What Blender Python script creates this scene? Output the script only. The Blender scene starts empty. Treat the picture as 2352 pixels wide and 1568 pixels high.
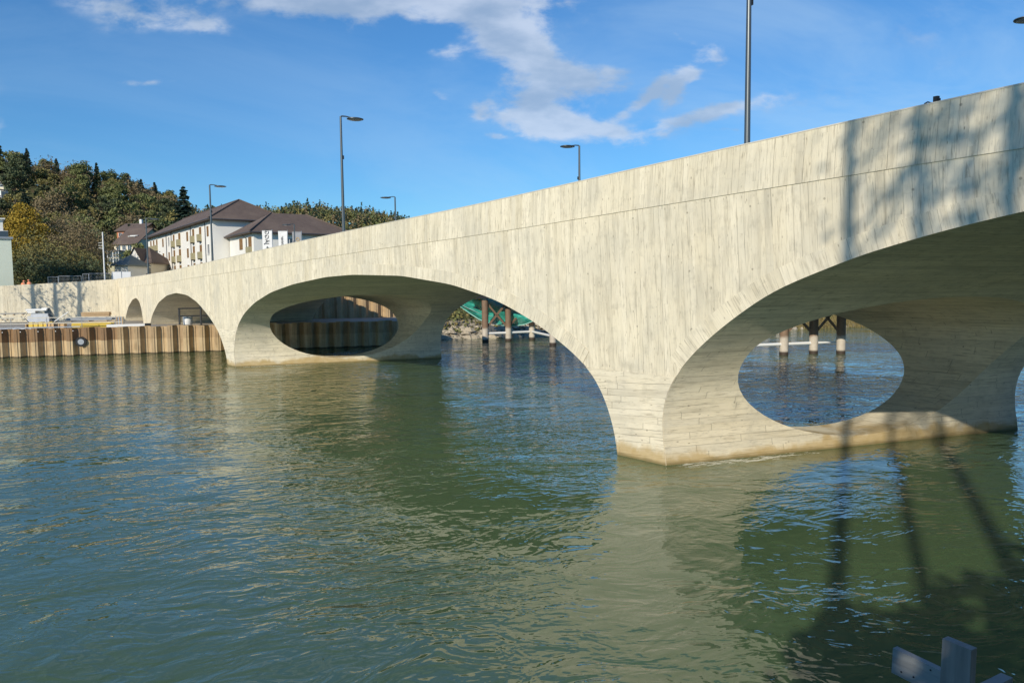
import bpy, bmesh, math, random
import numpy as np
from mathutils import Vector, Matrix, noise
PI=math.pi; R=math.radians
S=bpy.context.scene; COL=S.collection
# ------------------------------------------------------------ camera
CAMH=6.2; FOC=1700.0; CX=1176.0; CY=784.0           # focal length and centre in units of a 2352 px wide picture
pit=math.atan(126/1700.0); rol=0.0103
_F=Vector((0,math.cos(pit),-math.sin(pit))); _R=Vector((1,0,0)); _U=_R.cross(_F)
AR=_R*math.cos(rol)-_U*math.sin(rol); AU=_U*math.cos(rol)+_R*math.sin(rol)
cd=bpy.data.cameras.new('camera'); cam=bpy.data.objects.new('camera',cd); COL.objects.link(cam)
cd.sensor_width=36; cd.lens=FOC/2352*36; cd.clip_start=0.05; cd.clip_end=6000
m=Matrix((( AR.x,AU.x,-_F.x,0),(AR.y,AU.y,-_F.y,0),(AR.z,AU.z,-_F.z,CAMH),(0,0,0,1)))
cam.matrix_world=m; S.camera=cam
def ray(u,v):
    u=float(u); v=float(v); return (u-CX)/FOC*AR-(v-CY)/FOC*AU+_F
def at(u,v,Y):
    d=ray(u,v); return Vector((0,0,CAMH))+d*(Y/d.y)
def zat(u,v,Y): return at(u,v,Y).z
# ------------------------------------------------------------ light
SUN_EL=27.0; SAZ=Vector((-0.42,-0.906,0)).normalized()   # horizontal direction towards the sun
wd=bpy.data.worlds.new("World"); S.world=wd; wd.use_nodes=True
sd=(SAZ*math.cos(R(SUN_EL))+Vector((0,0,math.sin(R(SUN_EL))))).normalized()
sl=bpy.data.lights.new('sun','SUN'); so=bpy.data.objects.new('sun',sl); COL.objects.link(so)
sl.energy=4.2; sl.angle=R(0.6); sl.color=(1.0,0.90,0.74)
so.rotation_euler=sd.to_track_quat('Z','Y').to_euler(); so.location=(0,0,60)
S.view_settings.view_transform='Standard'; S.view_settings.look='None'
S.view_settings.exposure=0.0; S.view_settings.gamma=1; S.view_settings.use_curve_mapping=False
S.render.resolution_x=1024; S.render.resolution_y=682

# ------------------------------------------------------------ node helper
class NT:
    def __init__(s,tree): s.t=tree; s.n=tree.nodes; s.l=tree.links
    def add(s,typ,**k):
        nd=s.n.new(typ)
        for a,b in k.items(): setattr(nd,a,b)
        return nd
    def put(s,sock,v):
        if isinstance(v,bpy.types.NodeSocket): s.l.new(v,sock)
        elif v is not None:
            if hasattr(sock.default_value,'__len__') and not hasattr(v,'__len__'): v=[v]*len(sock.default_value)
            if hasattr(v,'__len__') and len(v)==3 and len(sock.default_value)==4: v=tuple(v)+(1,)
            sock.default_value=v
    def m(s,op,a,b=None,c=None,clamp=False):
        nd=s.add('ShaderNodeMath',operation=op,use_clamp=clamp)
        s.put(nd.inputs[0],a)
        if b is not None: s.put(nd.inputs[1],b)
        if c is not None: s.put(nd.inputs[2],c)
        return nd.outputs[0]
    def vm(s,op,a,b=None,sc=None):
        nd=s.add('ShaderNodeVectorMath',operation=op); s.put(nd.inputs[0],a)
        if b is not None: s.put(nd.inputs[1],b)
        if sc is not None: s.put(nd.inputs['Scale'],sc)
        return nd.outputs['Value'] if op in('DOT_PRODUCT','LENGTH','DISTANCE') else nd.outputs[0]
    def xyz(s,x,y,z=0):
        nd=s.add('ShaderNodeCombineXYZ'); s.put(nd.inputs[0],x); s.put(nd.inputs[1],y); s.put(nd.inputs[2],z); return nd.outputs[0]
    def sep(s,v):
        nd=s.add('ShaderNodeSeparateXYZ'); s.put(nd.inputs[0],v); return nd.outputs
    def noise(s,v,scale=1,detail=3,rough=.5,dist=0,dim='3D'):
        nd=s.add('ShaderNodeTexNoise',noise_dimensions=dim); s.put(nd.inputs['Vector'],v)
        s.put(nd.inputs['Scale'],scale); s.put(nd.inputs['Detail'],detail); s.put(nd.inputs['Roughness'],rough); s.put(nd.inputs['Distortion'],dist)
        return nd.outputs[0]
    def white(s,v):
        nd=s.add('ShaderNodeTexWhiteNoise',noise_dimensions='3D'); s.put(nd.inputs['Vector'],v); return nd.outputs['Value']
    def mix(s,f,a,b,blend='MIX'):
        nd=s.add('ShaderNodeMix',data_type='RGBA',blend_type=blend); s.put(nd.inputs[0],f); s.put(nd.inputs[6],a); s.put(nd.inputs[7],b); return nd.outputs[2]
    def sm(s,v,a,b,lo=0,hi=1):
        nd=s.add('ShaderNodeMapRange',interpolation_type='SMOOTHSTEP'); s.put(nd.inputs[0],v)
        for i,x in enumerate((a,b,lo,hi)): s.put(nd.inputs[1+i],x)
        return nd.outputs[0]
    def bump(s,h,dist,strength=1,normal=None):
        nd=s.add('ShaderNodeBump'); s.put(nd.inputs['Height'],h); s.put(nd.inputs['Distance'],dist); s.put(nd.inputs['Strength'],strength)
        if normal is not None: s.put(nd.inputs['Normal'],normal)
        return nd.outputs[0]
def mat(name,col=(.5,.5,.5),rough=.7,metal=0,fn=None,spec=.5):
    mt=bpy.data.materials.new(name); mt.use_nodes=True; T=NT(mt.node_tree); b=T.n['Principled BSDF']
    T.put(b.inputs['Base Color'],col); b.inputs['Roughness'].default_value=rough; b.inputs['Metallic'].default_value=metal
    b.inputs['Specular IOR Level'].default_value=spec
    if fn: fn(T,b)
    return mt
def pos(T): return T.add('ShaderNodeNewGeometry').outputs['Position']
def objc(T): return T.add('ShaderNodeTexCoord').outputs['Object']
def uvc(T): return T.add('ShaderNodeTexCoord').outputs['UV']
def plain(name,col,rough=.7,metal=0,var=.25,scale=3,bump=.004):
    def fn(T,b):
        n=T.noise(objc(T),scale,6,.6)
        T.put(b.inputs['Base Color'],T.mix(n,tuple(c*(1-var) for c in col),tuple(min(1,c*(1+var)) for c in col)))
        if bump: T.put(b.inputs['Normal'],T.bump(T.noise(objc(T),scale*8,4),bump))
    return mat(name,col,rough,metal,fn)

# ------------------------------------------------------------ sky
T=NT(wd.node_tree); bg=T.n['Background']
sky=T.add('ShaderNodeTexSky'); sky.sky_type='NISHITA'; sky.sun_disc=False
sky.sun_elevation=R(SUN_EL); sky.sun_rotation=math.atan2(SAZ.x,SAZ.y)%(2*PI)
sky.air_density=1.0; sky.dust_density=.15; sky.ozone_density=3.0; sky.altitude=400
g=T.add('ShaderNodeTexCoord').outputs['Generated']; X,Y,Z=T.sep(g)
Yc=T.m('MAXIMUM',Y,.08); px=T.m('DIVIDE',X,Yc); pz=T.m('DIVIDE',Z,Yc)
warp=T.add('ShaderNodeTexNoise'); T.put(warp.inputs['Vector'],T.xyz(px,T.m('MULTIPLY',pz,1.6),0)); warp.inputs['Scale'].default_value=4.5; warp.inputs['Detail'].default_value=5
wv=T.vm('SUBTRACT',warp.outputs['Color'],(.5,.5,.5)); wx,wy,_=T.sep(wv)
qx=T.m('MULTIPLY_ADD',wx,.15,px); qz=T.m('MULTIPLY_ADD',wy,.10,pz)
# cloud groups: centre, half sizes (picture units), tilt, weight
CL=[(700,-35,330,42,2,1.0),(930,-10,330,60,5,1.15),(1120,60,140,60,25,1.1),(1210,140,150,50,22,1.05),(1330,180,110,30,0,.95),(1240,235,80,40,35,1.0),(1320,290,160,34,10,1.25),
    (1110,237,36,20,-10,.95),(1010,145,55,18,10,.6),(995,215,40,14,10,.45),(1145,306,36,10,5,.55),(1560,165,70,26,-32,1.25),(1470,215,70,14,-30,1.2),(1540,205,60,14,-38,1.1),(1610,262,125,19,-14,1.35),(1690,230,80,15,-15,.6),
    (1660,105,50,36,30,.65),(1650,308,46,7,0,.6),(1575,80,34,12,10,.55),(330,20,170,42,14,.85),(470,60,60,16,5,.5),(350,180,70,9,8,.55),(1260,5,60,18,0,.7),(1950,200,330,45,-10,.32),(2150,60,260,40,-15,.30),(30,300,14,50,-20,.3),(200,560,260,30,0,.2),
    (-350,120,300,60,10,.6),(2800,-100,400,90,-10,.6),(600,-330,500,90,8,.7),(1700,-420,500,120,-8,.7),(1200,-800,700,160,5,.8),(-200,-500,350,120,20,.7)]
tot=None
for (u,v,a,b_,ang,w) in CL:
    d=ray(u,v); cx_,cz_=d.x/d.y,d.z/d.y; a/=FOC; b_/=FOC; ca,sa=math.cos(-R(ang)),math.sin(-R(ang))
    dx=T.m('SUBTRACT',qx,cx_); dz=T.m('SUBTRACT',qz,cz_)
    p=T.m('MULTIPLY_ADD',dz,sa/a,T.m('MULTIPLY',dx,ca/a)); q=T.m('MULTIPLY_ADD',dz,ca/b_,T.m('MULTIPLY',dx,-sa/b_))
    r2=T.m('ADD',T.m('MULTIPLY',p,p),T.m('MULTIPLY',q,q))
    e=T.m('MULTIPLY',T.m('EXPONENT',T.m('MULTIPLY',r2,-1.1)),w)
    tot=e if tot is None else T.m('ADD',tot,e)
cn=T.noise(T.xyz(px,T.m('MULTIPLY',pz,2.2),.3),9,9,.62,.3)
cn2=T.noise(T.xyz(px,T.m('MULTIPLY',pz,1.7),5.3),30,7,.6,.2)
dens=T.m('ADD',T.m('MULTIPLY',tot,.72),T.m('MULTIPLY_ADD',cn,2.5,T.m('MULTIPLY_ADD',cn2,1.35,-1.90)))
cov=T.sm(dens,.10,.95); cov=T.m('MULTIPLY',cov,T.sm(tot,.05,.55)); cov=T.m('MULTIPLY',cov,.74)
cov=T.m('MULTIPLY',cov,T.sm(Z,-.02,.06))
ff=T.sm(Y,.03,.25); cov=T.m('MULTIPLY',cov,ff)
skt=T.mix(T.sm(Z,0,.38),(.50,.895,1.15),(.56,1.03,1.36)); skc=T.mix(1.0,sky.outputs[0],skt,'MULTIPLY')
shade=T.sm(T.noise(T.xyz(px,T.m('MULTIPLY',pz,2.4),9.3),7,5,.55),.35,.68)
ccol=T.mix(shade,(3.6,4.7,6.3),(6.8,7.6,8.9))
veil=T.m('MULTIPLY',T.sm(T.noise(T.xyz(px,T.m('MULTIPLY_ADD',px,.35,T.m('MULTIPLY',pz,3.5)),2.2),1.7,6,.6,.8),.38,.72),T.m('MULTIPLY',T.m('MULTIPLY',ff,.34),T.sm(px,-.45,.5,.35,1.0)))
skc=T.mix(veil,skc,(5.2,7.2,9.2))
T.put(bg.inputs['Color'],T.mix(cov,skc,ccol)); bg.inputs['Strength'].default_value=.10

# ------------------------------------------------------------ mesh helpers
class MB:
    def __init__(s): s.v=[]; s.f=[]; s.uv=[]; s.mi=[]
    def face(s,idx,uv=None,mi=0): s.f.append(tuple(idx)); s.uv.append(uv); s.mi.append(mi)
    def quad(s,a,b,c,d,uv=None,mi=0):
        n=len(s.v); s.v+= [tuple(a),tuple(b),tuple(c),tuple(d)]; s.face((n,n+1,n+2,n+3),uv,mi)
    def box(s,c,size,ax=None,mi=0):
        c=Vector(c); ax=ax or (Vector((1,0,0)),Vector((0,1,0)),Vector((0,0,1)))
        h=[Vector(a)*(k/2) for a,k in zip(ax,size)]; n=len(s.v)
        for i in (-1,1):
            for j in (-1,1):
                for k in (-1,1): s.v.append(tuple(c+h[0]*i+h[1]*j+h[2]*k))
        for f in ((0,1,3,2),(4,6,7,5),(0,4,5,1),(2,3,7,6),(0,2,6,4),(1,5,7,3)): s.face([n+i for i in f],None,mi)
    def bar(s,a,b,w,h=None,mi=0,up=Vector((0,0,1))):
        a=Vector(a); b=Vector(b); d=(b-a); L=d.length; d.normalize(); x=d.cross(up)
        if x.length<1e-4: x=Vector((1,0,0))
        x.normalize(); y=x.cross(d); s.box((a+b)/2,(L,w,h or w),(d,x,y),mi)
    def tube(s,pts,rad,n=8,caps=True,mi=0):
        pts=[Vector(p) for p in pts]; rad=rad if hasattr(rad,'__len__') else [rad]*len(pts); rings=[]
        for i,p in enumerate(pts):
            d=(pts[min(i+1,len(pts)-1)]-pts[max(i-1,0)]).normalized(); r=Vector((0,0,1)) if abs(d.z)<.9 else Vector((1,0,0))
            x=d.cross(r).normalized(); y=d.cross(x); k=len(s.v)
            for j in range(n):
                t=2*PI*j/n; s.v.append(tuple(p+(x*math.cos(t)+y*math.sin(t))*rad[i]))
            rings.append(k)
        for a,b in zip(rings,rings[1:]):
            for j in range(n): s.face((a+j,a+(j+1)%n,b+(j+1)%n,b+j),None,mi)
        if caps: s.face([rings[0]+j for j in range(n)][::-1],None,mi); s.face([rings[-1]+j for j in range(n)],None,mi)
    def lathe(s,c,prof,n=16,sx=1,sy=1,mi=0):
        c=Vector(c); rings=[]
        for r,z in prof:
            k=len(s.v); rings.append(k)
            for j in range(n): t=2*PI*j/n; s.v.append((c.x+r*sx*math.cos(t),c.y+r*sy*math.sin(t),c.z+z))
        for a,b in zip(rings,rings[1:]):
            for j in range(n): s.face((a+j,a+(j+1)%n,b+(j+1)%n,b+j),None,mi)
        s.face([rings[0]+j for j in range(n)][::-1],None,mi); s.face([rings[-1]+j for j in range(n)],None,mi)
    def mesh(s,name,mats):
        me=bpy.data.meshes.new(name); me.from_pydata(s.v,[],s.f)
        if any(u for u in s.uv):
            L=me.uv_layers.new(name='UVMap').data; k=0
            for f,u in zip(s.f,s.uv):
                for i in range(len(f)):
                    if u: L[k].uv=u[i]
                    k+=1
        for mt in (mats if isinstance(mats,(list,tuple)) else [mats]): me.materials.append(mt)
        if any(s.mi): me.polygons.foreach_set('material_index',s.mi)
        me.update(); return me
    def build(s,name,mats,parent=None,smooth=False,label=None,fix=True,ang=35):
        me=s.mesh(name,mats)
        if fix:
            bm=bmesh.new(); bm.from_mesh(me); bmesh.ops.recalc_face_normals(bm,faces=bm.faces); bm.to_mesh(me); bm.free()
        if smooth: me.polygons.foreach_set('use_smooth',[True]*len(me.polygons)); me.set_sharp_from_angle(angle=R(ang))
        return link(name,me,parent,label)
def link(name,me,parent=None,label=None):
    o=bpy.data.objects.new(name,me); COL.objects.link(o)
    if parent is not None:
        o.parent=parent; o.matrix_parent_inverse=PM(parent).inverted()
    if label: o['label']=label
    return o
def PM(p):
    mt=Matrix.LocRotScale(p.location,p.rotation_euler,p.scale)
    return (PM(p.parent)@p.matrix_parent_inverse@mt) if p.parent else mt
def empty(name,loc,label,cat,group=None,rz=0):
    o=bpy.data.objects.new(name,None); COL.objects.link(o); o.location=loc; o.rotation_euler=(0,0,rz); o.empty_display_size=.3
    tag(o,label,cat,group); return o
def tag(o,label,cat,group=None,kind=None):
    if label: o['label']=label
    if cat: o['category']=cat
    if group: o['group']=group
    if kind: o['kind']=kind
    return o
def copy_tree(o,parent=None):
    c=o.copy(); COL.objects.link(c)
    if parent: c.parent=parent
    for ch in list(o.children): copy_tree(ch,c)
    return c

# ------------------------------------------------------------ materials
def board_fn(stain,tone=1.0):
    seg=.35 if stain else .10
    def fn(T,b):
        uv=uvc(T); u,v,_=T.sep(uv); P=pos(T); X,Y,Z=T.sep(P)
        wob=T.m('MULTIPLY_ADD',T.noise(T.xyz(T.m('MULTIPLY',u,.6),T.m('MULTIPLY',v,.25),0),1,2),.06,-.03)
        bx=T.m('DIVIDE',T.m('ADD',u,wob),.235); c=T.m('FLOOR',bx); fr=T.m('FRACT',bx)
        r0=T.white(T.xyz(c,3.1,0)); cy=T.m('FLOOR',T.m('ADD',T.m('DIVIDE',v,3.2),T.m('MULTIPLY',r0,7)))
        fy=T.m('FRACT',T.m('ADD',T.m('DIVIDE',v,3.2),T.m('MULTIPLY',r0,7)))
        r1a=T.white(T.xyz(c,cy,1.7)); r1=T.m('ADD',T.m('MULTIPLY',r1a,seg),T.m('MULTIPLY',T.white(T.xyz(c,7.7,1.1)),1-seg)); r2=T.white(T.xyz(c,cy,8.2)); r3=T.white(T.xyz(c,4.4,2))
        gx=T.xyz(T.m('MULTIPLY_ADD',r1,31,T.m('MULTIPLY',u,9)),T.m('MULTIPLY',v,.75),T.m('MULTIPLY',r2,17))
        grain=T.noise(gx,2.2,8,.62,.6); fine=T.noise(gx,9,5,.6,.2)
        blot=T.noise(P,.42,6,.6,.3); blot2=T.noise(P,2.3,5,.6)
        streak=T.noise(T.xyz(T.m('MULTIPLY',u,2.6),T.m('MULTIPLY',v,.22),0),1.3,5,.6)
        kn=T.add('ShaderNodeTexVoronoi'); T.put(kn.inputs['Vector'],T.xyz(T.m('MULTIPLY_ADD',r1,9,T.m('MULTIPLY',u,2.4)),T.m('MULTIPLY',v,.9),0)); kn.inputs['Scale'].default_value=2.6
        knot=T.sm(kn.outputs['Distance'],.04,.16,1,0)
        grp=T.white(T.xyz(T.m('FLOOR',T.m('DIVIDE',c,5)),1.1,3.3))
        base=T.mix(T.m('MULTIPLY_ADD',r1,.55,T.m('MULTIPLY',grp,.35)),(.71,.635,.465),(.90,.82,.635))
        base=T.mix(T.m('MULTIPLY',T.sm(T.white(T.xyz(c,0,5.5)),.86,.9),.22),base,(.50,.48,.41))
        g1=T.m('MULTIPLY',T.sm(grain,.49,.74),.74)
        base=T.mix(g1,base,(.29,.245,.165))
        base=T.mix(T.m('MULTIPLY',T.sm(fine,.55,.85),.42),base,(.33,.29,.2))
        base=T.mix(T.m('MULTIPLY',T.sm(streak,.46,.74),.50),base,(.38,.335,.24))
        base=T.mix(T.m('MULTIPLY',T.sm(blot,.40,.70),.42),base,(.52,.495,.41))
        base=T.mix(T.m('MULTIPLY',T.sm(blot2,.50,.80),.42),base,(.36,.33,.25))
        base=T.mix(T.m('MULTIPLY',knot,T.m('MULTIPLY',r2,.75)),base,(.16,.13,.08))
        line=T.m('LESS_THAN',fr,.06); line=T.m('MULTIPLY',line,T.m('MULTIPLY',T.m('POWER',r3,.8 if stain else 1.8),T.sm(T.noise(T.xyz(c,T.m('MULTIPLY',v,.5),0),1,2),.35,.6)))
        liney=T.m('MULTIPLY',T.m('LESS_THAN',fy,.006),.7 if stain else .12)
        ll=T.m('MAXIMUM',line,liney)
        base=T.mix(T.m('MULTIPLY',ll,.80 if stain else .62),base,(.15,.135,.095))
        # form tie holes
        hu=T.m('ABSOLUTE',T.m('SUBTRACT',T.m('FRACT',T.m('DIVIDE',u,2.35)),.5)); hv=T.m('ABSOLUTE',T.m('SUBTRACT',T.m('FRACT',T.m('DIVIDE',v,1.9)),.5))
        hd=T.m('SQRT',T.m('ADD',T.m('POWER',T.m('MULTIPLY',hu,2.35),2),T.m('POWER',T.m('MULTIPLY',hv,1.9),2)))
        tie=T.m('MULTIPLY',T.m('LESS_THAN',hd,.035),.55); base=T.mix(tie,base,(.2,.18,.13))
        if stain:
            edge=T.m('MULTIPLY_ADD',T.noise(P,.45,5,.6,.4),1.9,-.55)
            st=T.sm(T.m('SUBTRACT',Z,edge),-.22,.16,1,0)
            base=T.mix(T.m('MULTIPLY',st,T.m('MULTIPLY_ADD',blot2,.5,.5)),base,(.44,.31,.12))
            wet=T.sm(T.m('MULTIPLY_ADD',T.noise(P,1.3,3),.16,Z),.10,.24,1,0); base=T.mix(T.m('MULTIPLY',wet,.75),base,(.16,.125,.05))
        T.put(b.inputs['Base Color'],base)
        h=T.m('ADD',T.m('MULTIPLY',grain,.35),T.m('ADD',T.m('MULTIPLY',r1,.5),T.m('MULTIPLY',ll,-1.3)))
        T.put(b.inputs['Normal'],T.bump(h,.008))
    return fn
M={}
M['board']=mat('board_marked_concrete',rough=.88,fn=board_fn(False),spec=.25)
M['pier']=mat('pier_concrete',rough=.85,fn=board_fn(True),spec=.3)
M['deck']=plain('deck_asphalt',(.06,.06,.06),.9)
M['coping']=plain('coping_concrete',(.62,.58,.48),.7)
M['pole']=plain('grey_painted_steel',(.13,.145,.15),.35,.6,.1,2,0)
M['lens']=mat('lamp_lens',(.55,.56,.55),.25)
M['dark']=plain('dark_steel',(.02,.022,.024),.5,.3)
M['white']=plain('white_render',(.82,.80,.74),.85,0,.06,.4,.002)
M['grey_render']=plain('grey_render',(.68,.67,.62),.85,0,.06,.4,.002)
M['cream']=plain('cream_render',(.74,.66,.50),.85,0,.08,.4,.002)
M['yellow_render']=plain('yellow_render',(.50,.46,.30),.85,0,.08,.4,.002)
M['mint']=plain('pale_mint_render',(.68,.74,.62),.85,0,.06,.3,.002)
M['brick']=plain('orange_brick',(.50,.20,.10),.9,0,.25,6,.01)
M['gutter']=plain('gutter_metal',(.10,.10,.11),.5,.3)
M['glass']=mat('window_glass',(.05,.06,.08),.08,spec=.8)
M['frame_white']=plain('white_frame',(.8,.8,.78),.6,0,.04,3,0)
M['balcony']=plain('olive_balcony_panel',(.36,.32,.19),.6,0,.08,2,0)
M['tin']=plain('grey_green_roof',(.15,.18,.17),.6,.2)
def roof_fn(T,b):
    P=pos(T); X,Y,Z=T.sep(P); w=T.m('FRACT',T.m('MULTIPLY',Z,5.2)); n=T.noise(P,1.6,5,.65); n2=T.noise(P,.25,3)
    c=T.mix(n,(.085,.062,.052),(.20,.145,.118)); c=T.mix(T.m('MULTIPLY',T.sm(n2,.4,.7),.4),c,(.24,.18,.14))
    c=T.mix(T.sm(w,.0,.28,.85,0),c,(.025,.02,.018))
    T.put(b.inputs['Base Color'],c); T.put(b.inputs['Normal'],T.bump(w,.05))
M['roof']=mat('brown_roof_tiles',rough=.85,fn=roof_fn)
def shut_fn(T,b):
    X,Y,Z=T.sep(pos(T)); w=T.m('FRACT',T.m('MULTIPLY',Z,9)); n=T.noise(pos(T),2,3)
    c=T.mix(n,(.20,.10,.035),(.32,.18,.06)); T.put(b.inputs['Base Color'],T.mix(T.sm(w,.1,.5,.55,0),c,(.08,.04,.015)))
M['shutter']=mat('brown_slatted_shutter',rough=.6,fn=shut_fn)
def wood_fn(c1,c2,ax=0):
    def fn(T,b):
        o=objc(T); s=([1.2,26,26],[1.6,1.6,34],[26,26,1.6])[ax]
        g=T.noise(T.vm('MULTIPLY',o,tuple(s)),1,6,.6,.5); n=T.noise(o,2.5,4)
        T.put(b.inputs['Base Color'],T.mix(T.m('MULTIPLY_ADD',n,.35,T.m('MULTIPLY',g,.7)),c1,c2)); T.put(b.inputs['Normal'],T.bump(g,.003))
    return fn
M['timber']=mat('sawn_timber',rough=.8,fn=wood_fn((.34,.22,.11),(.66,.48,.28)))
M['ply']=mat('plywood',rough=.7,fn=wood_fn((.52,.33,.15),(.74,.52,.28)))
M['yellow_beam']=mat('yellow_formwork_beam',rough=.5,fn=wood_fn((.62,.42,.05),(.85,.63,.12)))
M['grey_wood']=mat('weathered_wood',rough=.85,fn=wood_fn((.07,.07,.07),(.50,.50,.47),1))
M['grey_wood_v']=mat('weathered_post_wood',rough=.85,fn=wood_fn((.06,.055,.05),(.52,.47,.42),2))
M['steel_light']=plain('galvanised_steel',(.42,.44,.46),.45,.5,.15,3,0)
M['machine']=plain('light_grey_machine_paint',(.55,.57,.60),.4,.1)
M['orange']=plain('orange_safety_fabric',(.80,.27,.14),.7,0,.1,4,0)
M['skin']=plain('skin',(.55,.32,.22),.6,0,.05,4,0)
M['trouser']=plain('dark_trousers',(.05,.05,.07),.8)
M['tarp']=plain('white_tarpaulin',(.75,.76,.76),.6,0,.06,1,.01)
def rust_fn(T,b):
    P=pos(T); X,Y,Z=T.sep(P); uv=uvc(T); u,v,_=T.sep(uv)
    st=T.noise(T.xyz(T.m('MULTIPLY',u,7),T.m('MULTIPLY',v,.35),0),1.4,7,.65,.4); n=T.noise(P,1.1,6,.65)
    per=T.white(T.xyz(T.m('FLOOR',T.m('DIVIDE',u,.52)),2.2,0))
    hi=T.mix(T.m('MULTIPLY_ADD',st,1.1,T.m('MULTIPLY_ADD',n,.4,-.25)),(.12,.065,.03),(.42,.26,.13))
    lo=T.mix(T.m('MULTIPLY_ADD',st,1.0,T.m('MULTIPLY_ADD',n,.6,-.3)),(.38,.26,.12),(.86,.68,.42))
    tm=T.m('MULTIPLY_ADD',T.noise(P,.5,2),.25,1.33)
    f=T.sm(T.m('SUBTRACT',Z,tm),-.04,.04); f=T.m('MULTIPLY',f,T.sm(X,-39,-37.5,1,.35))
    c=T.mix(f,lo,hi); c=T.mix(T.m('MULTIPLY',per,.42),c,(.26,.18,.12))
    c=T.mix(T.m('MULTIPLY',T.sm(T.noise(T.xyz(T.m('MULTIPLY',u,.9),T.m('MULTIPLY',v,.5),4),1,4,.6),.5,.7),.4),c,(.17,.10,.05))
    gr=T.m('MULTIPLY',T.sm(T.m('FRACT',T.m('ADD',T.m('DIVIDE',u,1.47),.02)),.04,.0),.0)
    c=T.mix(gr,c,(.05,.03,.02))
    wet=T.sm(Z,.06,.16,.85,0); c=T.mix(wet,c,(.04,.03,.02))
    T.put(b.inputs['Base Color'],c); T.put(b.inputs['Normal'],T.bump(st,.012))
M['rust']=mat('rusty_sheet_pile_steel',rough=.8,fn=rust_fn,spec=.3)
def pile_fn(T,b):
    P=pos(T); X,Y,Z=T.sep(P); n=T.noise(P,2.2,6,.65)
    c=T.mix(n,(.13,.085,.055),(.30,.20,.13)); w=T.sm(T.m('MULTIPLY_ADD',n,.8,Z),1.75,2.15,1,0)
    c=T.mix(w,c,T.mix(n,(.35,.30,.24),(.72,.66,.56))); c=T.mix(T.sm(Z,.2,.42,1,0),c,(.05,.035,.025)); T.put(b.inputs['Base Color'],c)
M['pile']=mat('temporary_bridge_pile_paint',rough=.7,fn=pile_fn)
def net_fn(T,b):
    o=uvc(T); u,v,_=T.sep(o)
    a=T.m('ABSOLUTE',T.m('SINE',T.m('MULTIPLY',u,9))); n=T.noise(pos(T),.9,5,.6)
    T.put(b.inputs['Base Color'],T.mix(n,(.01,.26,.21),(.05,.55,.45)))
    w=T.n.new('ShaderNodeBsdfTransparent'); mx=T.n.new('ShaderNodeMixShader')
    T.put(mx.inputs[0],.18); T.l.new(b.outputs[0],mx.inputs[1]); T.l.new(w.outputs[0],mx.inputs[2]); T.l.new(mx.outputs[0],T.n['Material Output'].inputs[0])
M['net']=mat('turquoise_net',rough=.7,fn=net_fn)
M['rope']=plain('pale_turquoise_rope',(.35,.62,.58),.7,0,.05,2,0)
def ground_fn(T,b):
    P=pos(T); X,Y,Z=T.sep(P); n=T.noise(P,.35,6,.65); n2=T.noise(P,3,5,.6)
    c=T.mix(n,(.05,.065,.02),(.13,.13,.045)); 
    bank=T.sm(T.m('MULTIPLY_ADD',n2,.8,Z),2.2,2.7,1,0); rock=T.mix(T.sm(n2,.4,.6),(.10,.085,.06),(.50,.44,.33)); c=T.mix(bank,c,rock)
    T.put(b.inputs['Base Color'],c); T.put(b.inputs['Normal'],T.bump(n2,.25))
M['ground']=mat('grassy_ground',rough=.95,fn=ground_fn)
M['yard']=plain('gravel_yard',(.34,.31,.26),.95,0,.3,1.5,.05)
M['rock']=plain('pale_river_rock',(.48,.42,.32),.9,0,.35,2,.1)
def leaf(name,c1,c2,tr=.0):
    def fn(T,b):
        i=T.add('ShaderNodeObjectInfo').outputs['Random']; n=T.noise(objc(T),.55,3,.6); w=T.noise(objc(T),5,2)
        f=T.m('ADD',T.m('MULTIPLY_ADD',n,.9,-.35),T.m('MULTIPLY',w,.65),clamp=True)
        c=T.mix(f,c1,c2); c=T.mix(T.m('MULTIPLY',i,.55),c,tuple((a+b_)/2*.62 for a,b_ in zip(c1,c2)))
        T.put(b.inputs['Base Color'],c)
    return mat(name,rough=.75,fn=fn,spec=.2)
M['leaf_green']=leaf('green_leaves',(.10,.125,.045),(.31,.32,.125))
M['leaf_dark']=leaf('dark_green_leaves',(.06,.082,.045),(.18,.21,.10))
M['leaf_olive']=leaf('olive_autumn_leaves',(.15,.14,.05),(.42,.37,.14))
M['leaf_brown']=leaf('brown_autumn_leaves',(.15,.12,.065),(.40,.31,.17))
M['leaf_yellow']=leaf('yellow_autumn_leaves',(.20,.15,.025),(.62,.42,.06))
M['needle']=leaf('spruce_needles',(.018,.042,.034),(.075,.115,.075))
M['twig']=leaf('bare_twigs',(.075,.055,.045),(.19,.14,.115))
M['bark']=plain('bark',(.085,.068,.05),.95,0,.4,4,.02)
M['reed']=leaf('dry_reeds',(.14,.11,.04),(.44,.35,.15))

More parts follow.
